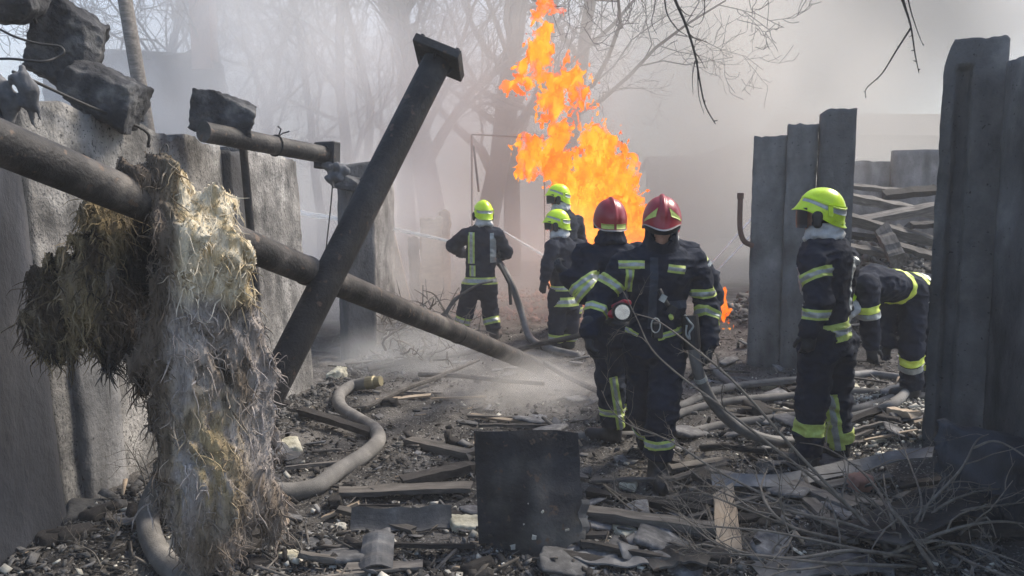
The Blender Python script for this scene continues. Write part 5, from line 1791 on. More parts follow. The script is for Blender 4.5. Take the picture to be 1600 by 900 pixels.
def bent(u, v):
    p = bl.lerp(br_, u).lerp(tl.lerp(tr_, u), v)
    s = math.sin(math.pi * u)
    ed = (1 - v) ** 6
    p = p + Vector((0, -.075 * s * (1 - .5 * v) + .02 * math.sin(u * 7 + v * 3), .018 * s * v))
    p.z += -.03 * s * ed * (1 - .4 * math.sin(u * 15)) + .01 * math.sin(u * 23) * ed
    p.x += .012 * math.sin(v * 19) * max(0, u - .8) * 4 * (1 - v)
    p += Vector((0, 1, 0)) * .022 * float(fbm(np.array([u * 3, v * 3, 2.2]), 3))
    return p


V, Fc = sheet_grid(bent, 34, 30, .012)
bs = obj('bent_sheet', [v - bl for v in V], Fc, M['sheet'], None, loc=bl, smooth=False)
shade_auto(bs, 50)
tag(bs, 'dark curved burnt sheet standing upright in the middle foreground', 'metal sheet')
for u, v, sx, sz in ((.62, .33, .014, .010), (.53, .13, .022, .020), (.33, .05, .024, .026), (.84, .14, .008, .022), (.49, .40, .006, .006), (.44, .24, .007, .007)):
    MB().box(bent(u, v) - bl + Vector((0, -.006, 0)), (sx, .008, sz), Matrix.Rotation(u * 9, 3, 'Y'), jit=.15).build('white_chip', M['plaster'], bs)
V, Fc = sheet_grid(lambda u, v: at(907 + 12 * u - 3 * math.sin(v * 12), 848 - v * 70, 3.74 + .04 * u) + Vector((0, 0, -.01)), 3, 10, .006)
obj('torn_edge', [v - bl for v in V], Fc, M['grey_sheet'], bs)

# ------------------------------------------------------------------ other sheets and strips
def strip(name, pts, wid, thick, m, label, cat, roll=0.0, curl=0.0, up=0.0, group=None, n=22):
    """flat strip laid through picture points on the ground; curl bends it across its width"""
    P = smooth_path([G(x, y, h) for x, y, h in pts], max(2, n // (len(pts) - 1)))
    N = len(P) - 1
    def fn(u, v):
        i = min(N - 1, int(u * N)); p = P[i].lerp(P[i + 1], u * N - i)
        t = (P[i + 1] - P[i]).normalized()
        sd = t.cross(Vector((0, 0, 1))).normalized()
        upv = sd.cross(t)
        q = (v - .5) * wid
        return p + sd * q * math.cos(roll) + upv * (q * math.sin(roll) + curl * (1 - (2 * v - 1) ** 2)) + Vector((0, 0, .006 * math.sin(u * 17)))
    V, Fc = sheet_grid(fn, N, 6, thick)
    o = obj(name, [v - P[0] for v in V], Fc, m, None, loc=P[0])
    return tag(o, label, cat, group)


strip('torn_metal_strip', [(1112, 752, .07), (1190, 752, .06), (1260, 746, .06), (1330, 730, .10), (1395, 716, .16), (1458, 706, .22)], .13, .008, M['grey_sheet'],
      'long torn grey sheet metal strip lying across the feet of the right firefighter', 'metal strip', roll=-.25)
strip('metal_channel', [(548, 812, .07), (630, 812, .07), (706, 806, .08)], .13, .006, M['slate'], 'folded grey metal channel lying left of the upright burnt sheet', 'metal strip', roll=-1.0, curl=-.03)
strip('curved_plate', [(592, 838, .09), (590, 862, .06), (588, 890, .03)], .15, .008, M['slate'], 'small curved grey plate lying in front of the metal channel', 'plate', curl=.03)
strip('metal_plate', [(905, 862, .02), (960, 872, .03), (1010, 868, .03)], .24, .008, M['slate'], 'flat grey plate lying right of the upright burnt sheet base', 'plate', roll=.1)
strip('metal_plate', [(1010, 880, .03), (1060, 868, .05), (1110, 872, .05)], .26, .01, M['sheet'], 'dark flat plate lying beside the pale splintered plank', 'plate', roll=.15)
strip('metal_plate', [(1180, 893, .03), (1280, 885, .04), (1370, 880, .04)], .22, .01, M['slate'], 'grey plate at the bottom edge under the twig tangle', 'plate', roll=.1)
strip('roof_sheet', [(1350, 842, .1), (1440, 800, .16), (1500, 768, .2)], .4, .01, M['sheet'], 'large dark sheet lying under the twigs by the right wall', 'metal sheet', roll=.2)

# ------------------------------------------------------------------ timber
def plank(name, a, b, wid, thk, m, label, cat='plank', roll=0.0, jag=.12, group=None, seed=0):
    a, b = Vector(a), Vector(b)
    r = random.Random(seed + int(abs(a.x * 977 + b.y * 331)))
    d = b - a
    x = d.normalized(); y = Vector((0, 0, 1)).cross(x)
    y = y.normalized() if y.length > .05 else Vector((1, 0, 0))
    y.rotate(Quaternion(x, roll)); z = x.cross(y)
    n = 8
    V, Fc = [], []
    for i in range(n + 1):
        t = i / n
        p = d * t + z * r.uniform(-.1, .1) * thk
        for k, (sy, sz) in enumerate(((-.5, -.5), (.5, -.5), (.5, .5), (-.5, .5))):
            e = x * (r.uniform(-jag, jag) * wid * 3 if i in (0, n) else 0)
            V.append(p + e + y * sy * wid * r.uniform(.88, 1.06) + z * sz * thk * r.uniform(.8, 1.1))
    for i in range(n):
        for k in range(4):
            k2 = (k + 1) % 4
            Fc.append((i * 4 + k, (i + 1) * 4 + k, (i + 1) * 4 + k2, i * 4 + k2))
    Fc.append((0, 1, 2, 3)); Fc.append((n * 4 + 3, n * 4 + 2, n * 4 + 1, n * 4))
    # timber grain runs along local x
    R = Matrix((x, y, z)).transposed().to_4x4()
    Ri = R.to_3x3().transposed()
    o = obj(name, [Ri @ v for v in V], Fc, m)
    o.matrix_world = Matrix.Translation(a) @ R
    return tag(o, label, cat, group)


plank('splintered_plank', G(1130, 768, .10), G(1141, 864, .03), .125, .03, M['wood_pale'], 'pale splintered plank lying end on among the twigs', jag=.35)
plank('grey_plank', G(915, 800, .05), G(1122, 828, .05), .10, .05, M['wood_grey'], 'grey plank running from the burnt sheet to the pale splintered plank')
plank('burnt_plank', G(915, 768, .03), G(1110, 800, .03), .08, .04, M['wood_burnt'], 'thin charred plank just behind the grey plank right of the burnt sheet')
plank('burnt_plank', G(630, 752, .05), G(742, 728, .06), .10, .06, M['wood_burnt'], 'charred plank lying left of the burnt sheet top')
plank('grey_plank', G(540, 768, .03), G(742, 760, .04), .12, .03, M['wood_grey'], 'grey board lying behind the metal channel')
plank('grey_plank', G(640, 690, .05), G(740, 712, .05), .10, .05, M['wood_grey'], 'short grey board in the middle of the path near the hose bend')
plank('burnt_plank', G(470, 642, .08), G(580, 676, .05), .09, .05, M['wood_burnt'], 'charred beam lying by the left wall behind the thick hose')
plank('grey_plank', G(1215, 745, .05), G(1330, 792, .05), .10, .03, M['wood_grey'], 'narrow board sticking out under the torn metal strip')
plank('grey_plank', G(1262, 780, .03), G(1330, 845, .06), .08, .025, M['wood_grey'], 'slat crossed by the twigs below the torn metal strip')
plank('grey_plank', G(1500, 740, .14), G(1600, 790, .10), .14, .03, M['wood_grey'], 'broad board leaning at the foot of the right wall')
plank('burnt_plank', G(1440, 832, .05), G(1640, 822, .07), .11, .05, M['wood_burnt'], 'charred board at the lower right edge under the twigs')
plank('burnt_plank', G(395, 838, .04), G(330, 800, .05), .1, .05, M['wood_burnt'], 'charred block at the foot of the mineral wool')
plank('pale_stick', G(1392, 642, .05), G(1428, 648, .06), .09, .05, M['wood_pale'], 'orange brown wood chunk behind the right firefighter\'s legs')
plank('pale_stick', G(795, 700, .03), G(740, 694, .03), .05, .02, M['wood_pale'], 'pale stick lying behind the upright burnt sheet')
for i, (p, q, w_, lb) in enumerate((((575, 577), (765, 545), .07, 'dark pole lying behind the lower end of the long pipe'), ((560, 642), (748, 562), .05, 'thin pole slanting away from the thick hose coupling'),
                                  ((795, 552), (938, 516), .07, 'dark pole reaching from the long pipe end to the raised elbow'), ((822, 556), (935, 612), .075, 'pole lying from the long pipe end toward the plain red helmet'),
                                  ((655, 585), (850, 600), .05, 'pole lying in the haze just past the long pipe end'), ((1095, 700), (1215, 705), .05, 'thin charred pole beside the curving hose'))):
    a, b_ = G(*p, .05), G(*q, .12 if i != 2 else .35)
    tag(MB().tube([a - a, (b_ - a) * .33 + Vector((0, 0, .02)), (b_ - a) * .66, b_ - a], [w_ / 2, w_ / 2.1, w_ / 2.3, w_ / 2.8], 8, wob=.1).build('fallen_pole', M['wood_burnt'] if i in (2, 5) else M['wood_grey'], None), lb, 'pole').location = a

# heap of beams at the right
BE = [((1300, 302), (1470, 338), 9.6, 10.2, .17, .10, 'wood_grey', 'long beam sloping down to the right across the heap top'),
      ((1306, 352), (1470, 322), 9.2, 9.5, .13, .10, 'wood_grey', 'lighter beam sloping up to the right, uppermost across the heap'),
      ((1300, 334), (1470, 382), 8.9, 9.2, .15, .11, 'wood_grey', 'thick beam sloping down to the right below the crossing beam'),
      ((1378, 358), (1404, 408), 8.7, 8.3, .16, .14, 'wood_grey', 'short beam end pointing at the camera out of the heap'),
      ((1310, 382), (1400, 400), 8.5, 8.6, .13, .06, 'wood_grey', 'broad board left of the protruding beam end'),
      ((1400, 384), (1470, 404), 8.6, 8.5, .14, .06, 'wood_grey', 'broad board right of the protruding beam end'),
      ((1310, 365), (1380, 374), 8.9, 9.0, .12, .05, 'wood_burnt', 'charred board in the shadow under the thick beam'),
      ((1420, 352), (1470, 350), 9.1, 9.2, .10, .06, 'wood_burnt', 'charred stub at the right end of the beam heap'),
      ((1318, 290), (1420, 300), 10.8, 11.0, .12, .06, 'wood_grey', 'rear thin board lying level on top of the heap'),
      ((1380, 305), (1470, 296), 10.6, 10.5, .2, .08, 'wood_burnt', 'dark slab like board at the rear right of the heap')]
for (p, q, Y0, Y1, w_, t_, mm, lb) in BE:
    plank('beam', at(*p, Y0), at(*q, Y1), w_, t_, M[mm], lb, 'beam', roll=.4)

# ------------------------------------------------------------------ hoses on the ground
def hose(pts, r, m, label, coupling=None, name='fire_hose'):
    P = smooth_path([G(x, y, r * .8 + h) for x, y, h in pts], 7)
    o = MB().tube([p - P[0] for p in P], r, 14).build(name, m, None, loc=None, smooth=True)
    o.location = P[0]
    tag(o, label, 'hose')
    if coupling:
        d = (P[0] - P[1]).normalized()
        MB().tube([d * -.03, d * .05, d * .06, d * .12], [r * 1.12, r * 1.12, r * .9, r * .85], 14).build('coupling', M['brass'], o)
    return o


hose([(578, 598, .05), (550, 603, .02), (530, 618, 0), (534, 638, 0), (560, 655, 0), (586, 672, 0), (590, 690, 0), (566, 713, 0), (526, 738, 0), (496, 760, 0), (462, 768, 0), (420, 768, 0), (370, 772, 0)], .056, M['hose'],
     'thick dusty hose winding in an S beside the left wall with a brass coupling', True)
hose([(300, 735, .30), (262, 745, .26), (240, 775, .14), (231, 812, .03), (240, 850, 0), (262, 882, 0), (300, 915, 0), (350, 950, 0)], .056, M['hose'],
     'thick dusty hose curving out from under the mineral wool at lower left')
hose([(1018, 650, 0), (1070, 632, 0), (1110, 612, .02), (1160, 602, .02), (1245, 594, 0), (1300, 592, 0)], .037, M['hose'], 'uppermost pale hose running to the right firefighter\'s back')
hose([(1010, 668, 0), (1080, 640, 0), (1150, 626, .02), (1245, 618, 0), (1330, 612, 0), (1400, 612, 0), (1440, 600, 0)], .034, M['hose'], 'second hose from the top between the two standing helmets')
hose([(880, 682, 0), (960, 681, 0), (1060, 678, 0), (1130, 664, 0), (1200, 655, 0), (1260, 648, 0), (1335, 640, 0), (1395, 622, 0)], .035, M['hose'], 'lowest hose passing behind the boots of the front firefighter')
hose([(1180, 690, 0), (1250, 690, 0), (1330, 662, 0), (1385, 634, 0), (1410, 618, 0)], .034, M['hose_dark'], 'dark hose turning up toward the bending firefighter')
hose([(1320, 655, 0), (1360, 645, 0), (1400, 628, .02), (1420, 606, .02)], .038, M['hose'], 'short hose bend right behind the right firefighter\'s knee')
hose([(1320, 588, 0), (1360, 584, .02), (1410, 590, .02), (1440, 585, 0)], .038, M['hose_dark'], 'hose loop farthest back under the bending firefighter')
hose([(1112, 574, .02), (1130, 592, 0), (1156, 606, 0)], .035, M['hose'], 'short pale hose end with open mouth near the bare hand')
# hose of the far left firefighter
P = smooth_path([at(772, 404, 10.3), at(784, 416, 10.05), at(800, 446, 9.9), at(814, 486, 9.9), G(828, 527, .04), G(860, 545, .04), G(905, 556, .04)], 7)
o = MB().tube([p - P[0] for p in P], .045, 12).build('fire_hose', M['hose_dark'], None, smooth=True)
o.location = P[0]
tag(o, 'hose dropping from the spraying firefighter\'s right hip to the ground', 'hose')
MB().tube([at(780, 412, 9.85), at(796, 444, 9.8), at(798, 476, 9.8)], .022, 6).build('carry_strap', M['black'], A.root).location = -A.root.location
strand('fallen_branch', [at(690, 500, 9.6), at(712, 468, 9.7), at(745, 446, 9.75), at(770, 440, 9.8)], [.03, .02, .01], M['wood_grey'], 'pale stick crossing the legs of the spraying firefighter', 'stick')

# ------------------------------------------------------------------ loose debris: many small pieces, real geometry
def walls_clear(x, y):
    return (x > LX(y) + .06) & ~((x > 2.45) & (y < 5.1))


def scatter(n, y0, y1, r, x0=-260, x1=1860):
    px = r.uniform(x0, x1, n); py = r.uniform(y0, y1, n)
    a, b = (px - 800) / F_PX, (450 - py) / F_PX
    dy, dz = CP + b * SP, -SP + b * CP
    t = CAM_Z / np.maximum(-dz, 1e-3)
    x, y = a * t, dy * t
    cl = pnoise(np.stack([x * 1.1, y * 1.1, 0 * x + 2.7], -1)) + .6 * pnoise(np.stack([x * 3.1, y * 3.1, 0 * x + 1.7], -1))
    ok = walls_clear(x, y) & (r.random(len(x)) < np.clip(.62 + 1.2 * cl, .22, 1))
    return x[ok], y[ok]


def chips(name, n, y0, y1, smin, smax, asp, m, seed, p=2.2, tilt=.5, sink=.3, xy=None, **kw):
    r = np.random.default_rng(seed)
    x, y = scatter(n, y0, y1, r, **kw) if xy is None else xy
    n = len(x)
    s = smin * (1 - r.random(n) * (1 - (smin / smax) ** p)) ** (-1 / p)
    dims = np.stack([s * r.uniform(.7, 1.3, n), s * asp[0] * r.uniform(.6, 1.3, n), s * asp[1] * r.uniform(.6, 1.3, n)], 1)
    c8 = np.array([(i, j, k) for k in (-.5, .5) for i, j in ((-.5, -.5), (.5, -.5), (.5, .5), (-.5, .5))])
    V = c8[None] * dims[:, None] * (1 + r.uniform(-.35, .25, (n, 8, 3)))
    yaw = r.uniform(0, 6.283, n); a = r.normal(0, tilt, n); b = r.normal(0, tilt, n)
    ca, sa = np.cos(a)[:, None], np.sin(a)[:, None]
    V = np.stack([V[..., 0] * ca + V[..., 2] * sa, V[..., 1], -V[..., 0] * sa + V[..., 2] * ca], -1)
    cb, sb = np.cos(b)[:, None], np.sin(b)[:, None]
    V = np.stack([V[..., 0], V[..., 1] * cb - V[..., 2] * sb, V[..., 1] * sb + V[..., 2] * cb], -1)
    cy, sy = np.cos(yaw)[:, None], np.sin(yaw)[:, None]
    V = np.stack([V[..., 0] * cy - V[..., 1] * sy, V[..., 0] * sy + V[..., 1] * cy, V[..., 2]], -1)
    z = gh(x, y) + .012
    low = V[..., 2].min(1)
    V += np.stack([x, y, z - low * (1 - sink)], 1)[:, None]
    f6 = np.array([(3, 2, 1, 0), (4, 5, 6, 7), (0, 1, 5, 4), (1, 2, 6, 5), (2, 3, 7, 6), (3, 0, 4, 7)])
    Q = (f6[None] + 8 * np.arange(n)[:, None, None]).reshape(-1, 4)
    o = obj(name, V.reshape(-1, 3), Q, m)
    o['kind'] = 'stuff'
    return o


chips('rubble_chips', 30000, 500, 960, .010, .06, (.6, .28), M['rubble'], 1)
chips('slate_chips', 17000, 510, 960, .014, .12, (.7, .10), M['slate'], 2, tilt=.35)
chips('wood_splinters', 30000, 500, 960, .025, .26, (.09, .06), M['wood_grey'], 3, tilt=.25)
chips('charred_debris', 34000, 500, 960, .010, .10, (.5, .35), M['wood_burnt'], 4, tilt=.5)
chips('plaster_bits', 9000, 520, 960, .008, .06, (.8, .35), M['plaster'], 5)
chips('brick_bits', 2600, 452, 505, .03, .12, (.7, .5), M['brick'], 6, x0=560, x1=1000)
chips('pale_splinters', 900, 520, 960, .03, .14, (.16, .1), M['wood_pale'], 7, tilt=.25)
r = np.random.default_rng(8)
th, rr_ = r.uniform(0, 6.283, 2600), np.sqrt(r.random(2600))
chips('rubble_chips', 0, 0, 0, .04, .22, (.8, .5), M['rubble'], 9, xy=(5.2 + 2.2 * rr_ * np.cos(th), 10.4 + 2.2 * rr_ * np.sin(th)))
xw = r.uniform(2.4, 9.2, 2600)
xx = LX(xw) + .06 + np.abs(r.normal(0, .22, 2600))
chips('rubble_chips', 0, 0, 0, .015, .08, (.6, .25), M['rubble'], 10, xy=(xx, xw))
ang = r.uniform(0, 6.283, 1300); d_ = np.sqrt(r.random(1300))
chips('plaster_bits', 0, 0, 0, .015, .06, (.8, .3), M['plaster'], 12, xy=(3.0 + .9 * d_ * np.cos(ang), 5.9 + 1.0 * d_ * np.sin(ang)))

# bigger pieces one by one; shapes shared
def variants(k, size, asp, m, seed, amp=.10):
    out = []
    for i in range(k):
        rr = random.Random(seed + i)
        o = rock('x', (0, 0, 0), (size, size * asp[0] * rr.uniform(.7, 1.2), size * asp[1] * rr.uniform(.7, 1.2)), m, (0, 0, 0), seed + i * 7, vox=size / 9, amp=amp)
        me = o.data
        me.name = 'piece'
        bpy.data.objects.remove(o)
        out.append(me)
    return out


def strew(name, n, meshes, smin, smax, y0, y1, seed, label, cat, group, tilt=.3, x0=-100, x1=1700, gap=.1):
    r = np.random.default_rng(seed)
    x, y = scatter(n * 3, y0, y1, r, x0, x1)
    k = 0
    for a, b in zip(x, y):
        if k >= n: break
        if abs(a - (-.2)) < .4 and abs(b - 3.75) < .2: continue
        s = r.uniform(smin, smax) * (.7 + .6 * r.random())
        o = bpy.data.objects.new(name, meshes[r.integers(len(meshes))])
        COL.objects.link(o)
        o.location = (a, b, float(gh(a, b)) + s * .10)
        o.rotation_euler = (r.normal(0, tilt), r.normal(0, tilt), r.uniform(0, 6.28))
        o.scale = (s, s, s)
        tag(o, label, cat, group)
        k += 1


strew('rubble_lump', 70, variants(7, 1, (.8, .35), M['rubble'], 100, .2), .05, .12, 540, 900, 21, 'small broken concrete lump lying in the debris on the ground', 'rubble', 'broken concrete lumps strewn over the ground')
strew('slate_piece', 130, variants(7, 1, (.75, .10), M['slate'], 200, .05), .12, .36, 540, 900, 22, 'flat grey slate like piece lying in the debris', 'slate', 'flat grey pieces strewn over the ground', .16)
strew('charred_lump', 60, variants(6, 1, (.5, .3), M['wood_burnt'], 300, .14), .10, .26, 545, 900, 23, 'charred black lump lying in the debris', 'charred lump', 'charred lumps strewn over the ground', .2)
strew('plaster_lump', 46, variants(5, 1, (.7, .4), M['plaster'], 400, .2), .03, .075, 570, 900, 24, 'small pale plaster lump lying on the dark ground', 'plaster', 'pale plaster lumps strewn over the ground')
strew('brick_piece', 40, variants(5, 1, (.6, .45), M['brick'], 500, .08), .10, .24, 455, 505, 25, 'broken reddish brick on the far ground before the flames', 'brick', 'broken bricks before the flames', .3, 590, 960)
rs_ = random.Random(5)
for i in range(70):
    px, py = rs_.uniform(380, 1500), rs_.uniform(560, 895)
    a = G(px, py, .03)
    if not walls_clear(np.array([a.x]), np.array([a.y]))[0]: continue
    th = rs_.uniform(-.5, .5) + (math.pi if rs_.random() < .5 else 0); ln = rs_.uniform(.2, .62)
    x1_, y1_ = a.x + ln * math.cos(th), a.y + ln * math.sin(th)
    plank('splintered_board', a, on(x1_, y1_, .03 + rs_.uniform(0, .06)), rs_.uniform(.025, .07), rs_.uniform(.012, .03), M[rs_.choice(['wood_grey', 'wood_grey', 'wood_burnt', 'wood_burnt', 'wood_pale'])],
          'short splintered board lying in the debris', 'board', roll=rs_.uniform(-.3, .3), group='splintered boards strewn over the ground', seed=i)

# yellowed foam / wool tufts the photograph shows singly
for i, (px, py, s, lb) in enumerate(((726, 826, .20, 'pale yellow foam chunk touching the left side of the upright burnt sheet'), (982, 762, .15, 'pale yellow foam chunk beside the front firefighter\'s boot'),
                                    (452, 872, .12, 'pale foam chunk at the bottom near the mineral wool'), (1202, 606, .20, 'pale foam heap by the upper hoses left of the right firefighter'),
                                    (450, 703, .24, 'pale slab of foam lying by the left wall'), (1330, 608, .16, 'pale foam tuft behind the right firefighter'),
                                    (1374, 690, .10, 'yellow foam bit in the rubble near the right wall'), (1385, 800, .11, 'pale foam bit under the twigs'), (526, 592, .2, 'upright pale foam piece at the hose coupling'),
                                    (975, 835, .14, 'pale grey foam piece right of the upright burnt sheet'))):
    p = G(px, py)
    o = rock('foam_chunk', (p.x, p.y, p.z + s * .12), (s, s * .7, s * (.3 if i != 8 else .8)), M['foam'], (.1, .1, i * 1.3), 600 + i, s / 14, .22)
    tag(o, lb, 'foam')
p = G(1345, 768)
tag(rock('brick_piece', (p.x, p.y, p.z + .06), (.20, .1, .09), M['brick'], (.2, .1, .5), 650, .014, .1), 'pinkish brick showing through the twigs below the torn metal strip', 'brick')

# ------------------------------------------------------------------ twigs and brush
def twig(pts, r0, label=None, seed=0, m='twig', side=5, group=None, name='bare_twig', length=.35, lv=2):
    r = random.Random(seed)
    P = smooth_path(pts, 6)
    base = Vector(P[0])
    mb = MB()
    n = len(P)
    mb.tube([p - base for p in P], [r0 * (1 - .78 * i / (n - 1)) for i in range(n)], 6)
    def shoot(p, d, ln, rad, l):
        q, dd, pp = Vector(p), Vector(d), [Vector(p)]
        for _ in range(5):
            dd = (dd + Vector((r.gauss(0, .22), r.gauss(0, .22), r.gauss(0, .22)))).normalized()
            q = q + dd * ln / 5
            pp.append(Vector(q))
        mb.tube(pp, [rad * (1 - .7 * i / 5) for i in range(6)], 4, cap=False)
        if l > 0:
            for _ in range(r.randint(1, 3)):
                i = r.randint(1, 4)
                sd_ = Vector((r.gauss(0, 1), r.gauss(0, 1), r.gauss(0, 1))).normalized()
                shoot(pp[i], (dd * .7 + sd_ * .7).normalized(), ln * r.uniform(.35, .6), rad * .6, l - 1)
    for k in range(side):
        i = r.randint(2, n - 2)
        t = (P[i + 1] - P[i - 1]).normalized()
        sd_ = Vector((r.gauss(0, 1), r.gauss(0, 1), r.gauss(0, .8)))
        sd_ = (sd_ - t * sd_.dot(t)).normalized()
        shoot(P[i] - base, (t * .8 + sd_ * .7).normalized(), length * r.uniform(.5, 1.2), r0 * (1 - .7 * i / n) * .6, lv)
    o = mb.build(name, M[m], None, loc=None, smooth=True)
    o.location = base
    if label: tag(o, label, 'twig' if name == 'bare_twig' else 'branch', group)
    return o


# long twigs arching in front of the front firefighter
twig([G(1400, 868, .02), at(1330, 795, 3.75), at(1250, 712, 3.9), at(1150, 600, 4.1), at(1080, 540, 4.25), at(1030, 503, 4.35), at(992, 490, 4.42)], .011, 'long thin twig arching up across the front firefighter\'s waist', 1, side=6, length=.25)
twig([G(1395, 850, .02), at(1300, 770, 3.85), at(1210, 700, 4.0), at(1120, 630, 4.15), at(1060, 585, 4.3), at(1018, 545, 4.38), at(996, 500, 4.4), at(974, 455, 4.42)], .011, 'long thin twig bending up to the red chest lamp', 2, side=6, length=.25)
twig([G(1440, 880, .02), at(1250, 800, 3.75), at(1120, 735, 4.1), at(1050, 690, 4.3), at(985, 665, 4.4), at(955, 640, 4.5), at(940, 610, 4.5)], .009, 'thin twig sweeping low past the front firefighter\'s boots', 3, side=7)
twig([G(1400, 862, .02), at(1440, 800, 3.7), at(1500, 735, 3.75), at(1525, 690, 3.8), at(1545, 678, 3.85)], .010, 'twig rising before the dark lump at the right wall', 4, side=4)
twig([at(1520, 700, 3.8), at(1560, 690, 3.75), at(1620, 730, 3.6), at(1660, 800, 3.4)], .007, 'curved twig arching over to the right edge', 5, side=3)
TW = [((1420, 870), (1330, 860), (1230, 872), (1120, 850), (1060, 800)), ((1430, 885), (1300, 880), (1180, 868), (1080, 862)), ((1400, 850), (1330, 820), (1240, 800), (1130, 770), (1060, 720)),
      ((1400, 855), (1390, 800), (1350, 740), (1290, 700), (1240, 690)), ((1410, 850), (1440, 790), (1420, 720), (1400, 670)), ((1440, 860), (1500, 850), (1570, 870), (1640, 900)),
      ((1430, 850), (1500, 800), (1560, 790), (1640, 780)), ((1400, 870), (1300, 850), (1200, 830), (1100, 820), (1040, 800)), ((1460, 890), (1420, 830), (1390, 790), (1380, 740)),
      ((1480, 860), (1520, 880), (1570, 900), (1620, 930)), ((1350, 870), (1250, 890), (1150, 880)), ((1250, 830), (1150, 790), (1090, 770), (1040, 780)), ((1420, 860), (1460, 800), (1520, 770), (1600, 760)),
      ((1320, 845), (1230, 820), (1190, 770), (1200, 730)), ((1380, 870), (1480, 830), (1560, 815), (1640, 825))]
for i, pts in enumerate(TW):
    r = random.Random(40 + i)
    P = [G(x, y, .03 + (.22 * math.sin(k / (len(pts) - 1) * 2.6) + r.uniform(0, .06))) for k, (x, y) in enumerate(pts)]
    twig(P, r.uniform(.007, .012), 'bare cut twig in the tangle at lower right', 40 + i, side=5, group='twigs in the tangle at lower right', length=.4)
# thin dry sprigs at the left wall foot
for i, (x, y, x2, y2) in enumerate(((235, 790, 195, 690), (240, 800, 215, 700), (230, 760, 252, 700), (170, 860, 190, 800), (160, 890, 120, 850), (480, 890, 440, 820))):
    a = G(x, y, 0); b_ = at(x2, y2, a.y + .05)
    twig([a, a.lerp(b_, .5) + Vector((.02, 0, .02)), b_], .006, 'dry sprig standing at the foot of the left wall', 70 + i, side=5, group='dry sprigs at the left wall foot', length=.18)
# brush heaps
def brush(name, cx, cy, n, wx, wy, hh, label, seed, rmax=.018, m='twig'):
    r = random.Random(seed)
    c = on(cx, cy)
    root = empty(name, c)
    for k in range(n):
        th = r.uniform(0, 6.283); q = math.sqrt(r.random())
        p = Vector((wx * q * math.cos(th), wy * q * math.sin(th), r.uniform(0, hh * .35)))
        d = Vector((r.gauss(0, 1), r.gauss(0, .8), r.uniform(.0, .9))).normalized()
        ln = r.uniform(.4, 1.0) * hh * 1.2
        pts = [p, p + d * ln * .4 + Vector((r.gauss(0, .05), r.gauss(0, .05), 0)), p + d * ln * .75 + Vector((r.gauss(0, .1), 0, r.gauss(0, .08))), p + d * ln + Vector((0, 0, -r.random() * .15))]
        rr = r.uniform(.4, 1) * rmax
        mb = MB().tube(smooth_path(pts, 3), [rr * (1 - .075 * i) for i in range(10)], 5, cap=False)
        for _ in range(4):
            t = r.uniform(.3, .9); a = pts[1].lerp(pts[3], t)
            e = Vector((r.gauss(0, 1), r.gauss(0, 1), r.gauss(.3, 1))).normalized()
            mb.tube([a, a + e * ln * .15, a + e * ln * .3 + Vector((0, 0, r.gauss(0, .04)))], [rr * .5, rr * .4, rr * .2], 4, cap=False)
        mb.build('branch', M[m], root)
    return tag(root, label, 'brush')


a = G(660, 540)
brush('brush_heap', a.x, a.y, 46, .55, .5, .75, 'heap of bare branches lying left of the spraying firefighter', 3, .02)
a = G(640, 560)
brush('brush_heap', a.x, a.y, 24, .5, .4, .35, 'low branches sprawling on the near side of the brush heap', 4, .02)
a = G(1060, 800)
brush('brush_heap', a.x, a.y, 8, .5, .3, .14, 'flat thin brush in front of the front firefighter\'s boot', 6, .008)
a = G(1330, 845)
brush('brush_heap', a.x, a.y, 16, .8, .4, .26, 'thick tangle of thin brush at lower right', 7, .009)

# branches hanging in from above the frame
def hanging(pts_list, label, seed):
    root = None
    base = None
    mb = MB(); r = random.Random(seed)
    for pts, r0 in pts_list:
        P = smooth_path([at(x, y, Y) for x, y, Y in pts], 6)
        if base is None: base = Vector(P[0])
        mb.tube([p - base for p in P], [r0 * (1 - .72 * i / (len(P) - 1)) for i in range(len(P))], 5)
        for i in range(2, len(P) - 1, 3):          # buds
            e = Vector((r.gauss(0, 1), r.gauss(0, 1), r.gauss(0, 1))).normalized() * r0 * 2.2
            mb.tube([P[i] - base, P[i] - base + e], [r0 * .6, r0 * .2], 4)
    o = mb.build('hanging_branch', M['twig_dark'], None, smooth=True)
    o.location = base
    return tag(o, label, 'branch')


Yb = 5.0
hanging([([(1030, -60, Yb), (1055, 0, Yb), (1072, 40, Yb), (1086, 85, Yb), (1094, 130, Yb), (1102, 165, Yb), (1118, 194, Yb)], .011), ([(1037, -20, Yb), (1042, 20, Yb), (1058, 45, Yb), (1074, 56, Yb)], .006),
         ([(1060, 10, Yb), (1072, 22, Yb), (1084, 25, Yb)], .004), ([(1068, 35, Yb), (1080, 42, Yb), (1084, 42, Yb)], .004), ([(1074, 50, Yb), (1086, 60, Yb), (1106, 66, Yb)], .005), ([(1084, 80, Yb), (1094, 92, Yb), (1102, 108, Yb)], .004),
         ([(1086, 95, Yb), (1082, 120, Yb), (1083, 148, Yb)], .004), ([(1026, -20, Yb), (1022, 16, Yb), (1018, 35, Yb), (1026, 54, Yb)], .004), ([(1100, -20, Yb), (1101, 15, Yb), (1096, 34, Yb), (1084, 40, Yb)], .004),
         ([(956, -10, Yb), (957, 10, Yb), (961, 26, Yb)], .004), ([(1090, 110, Yb), (1092, 150, Yb), (1100, 178, Yb)], .004)], 'dark bare branch hanging down from the top edge over the red helmets', 1)
Yb = 5.4
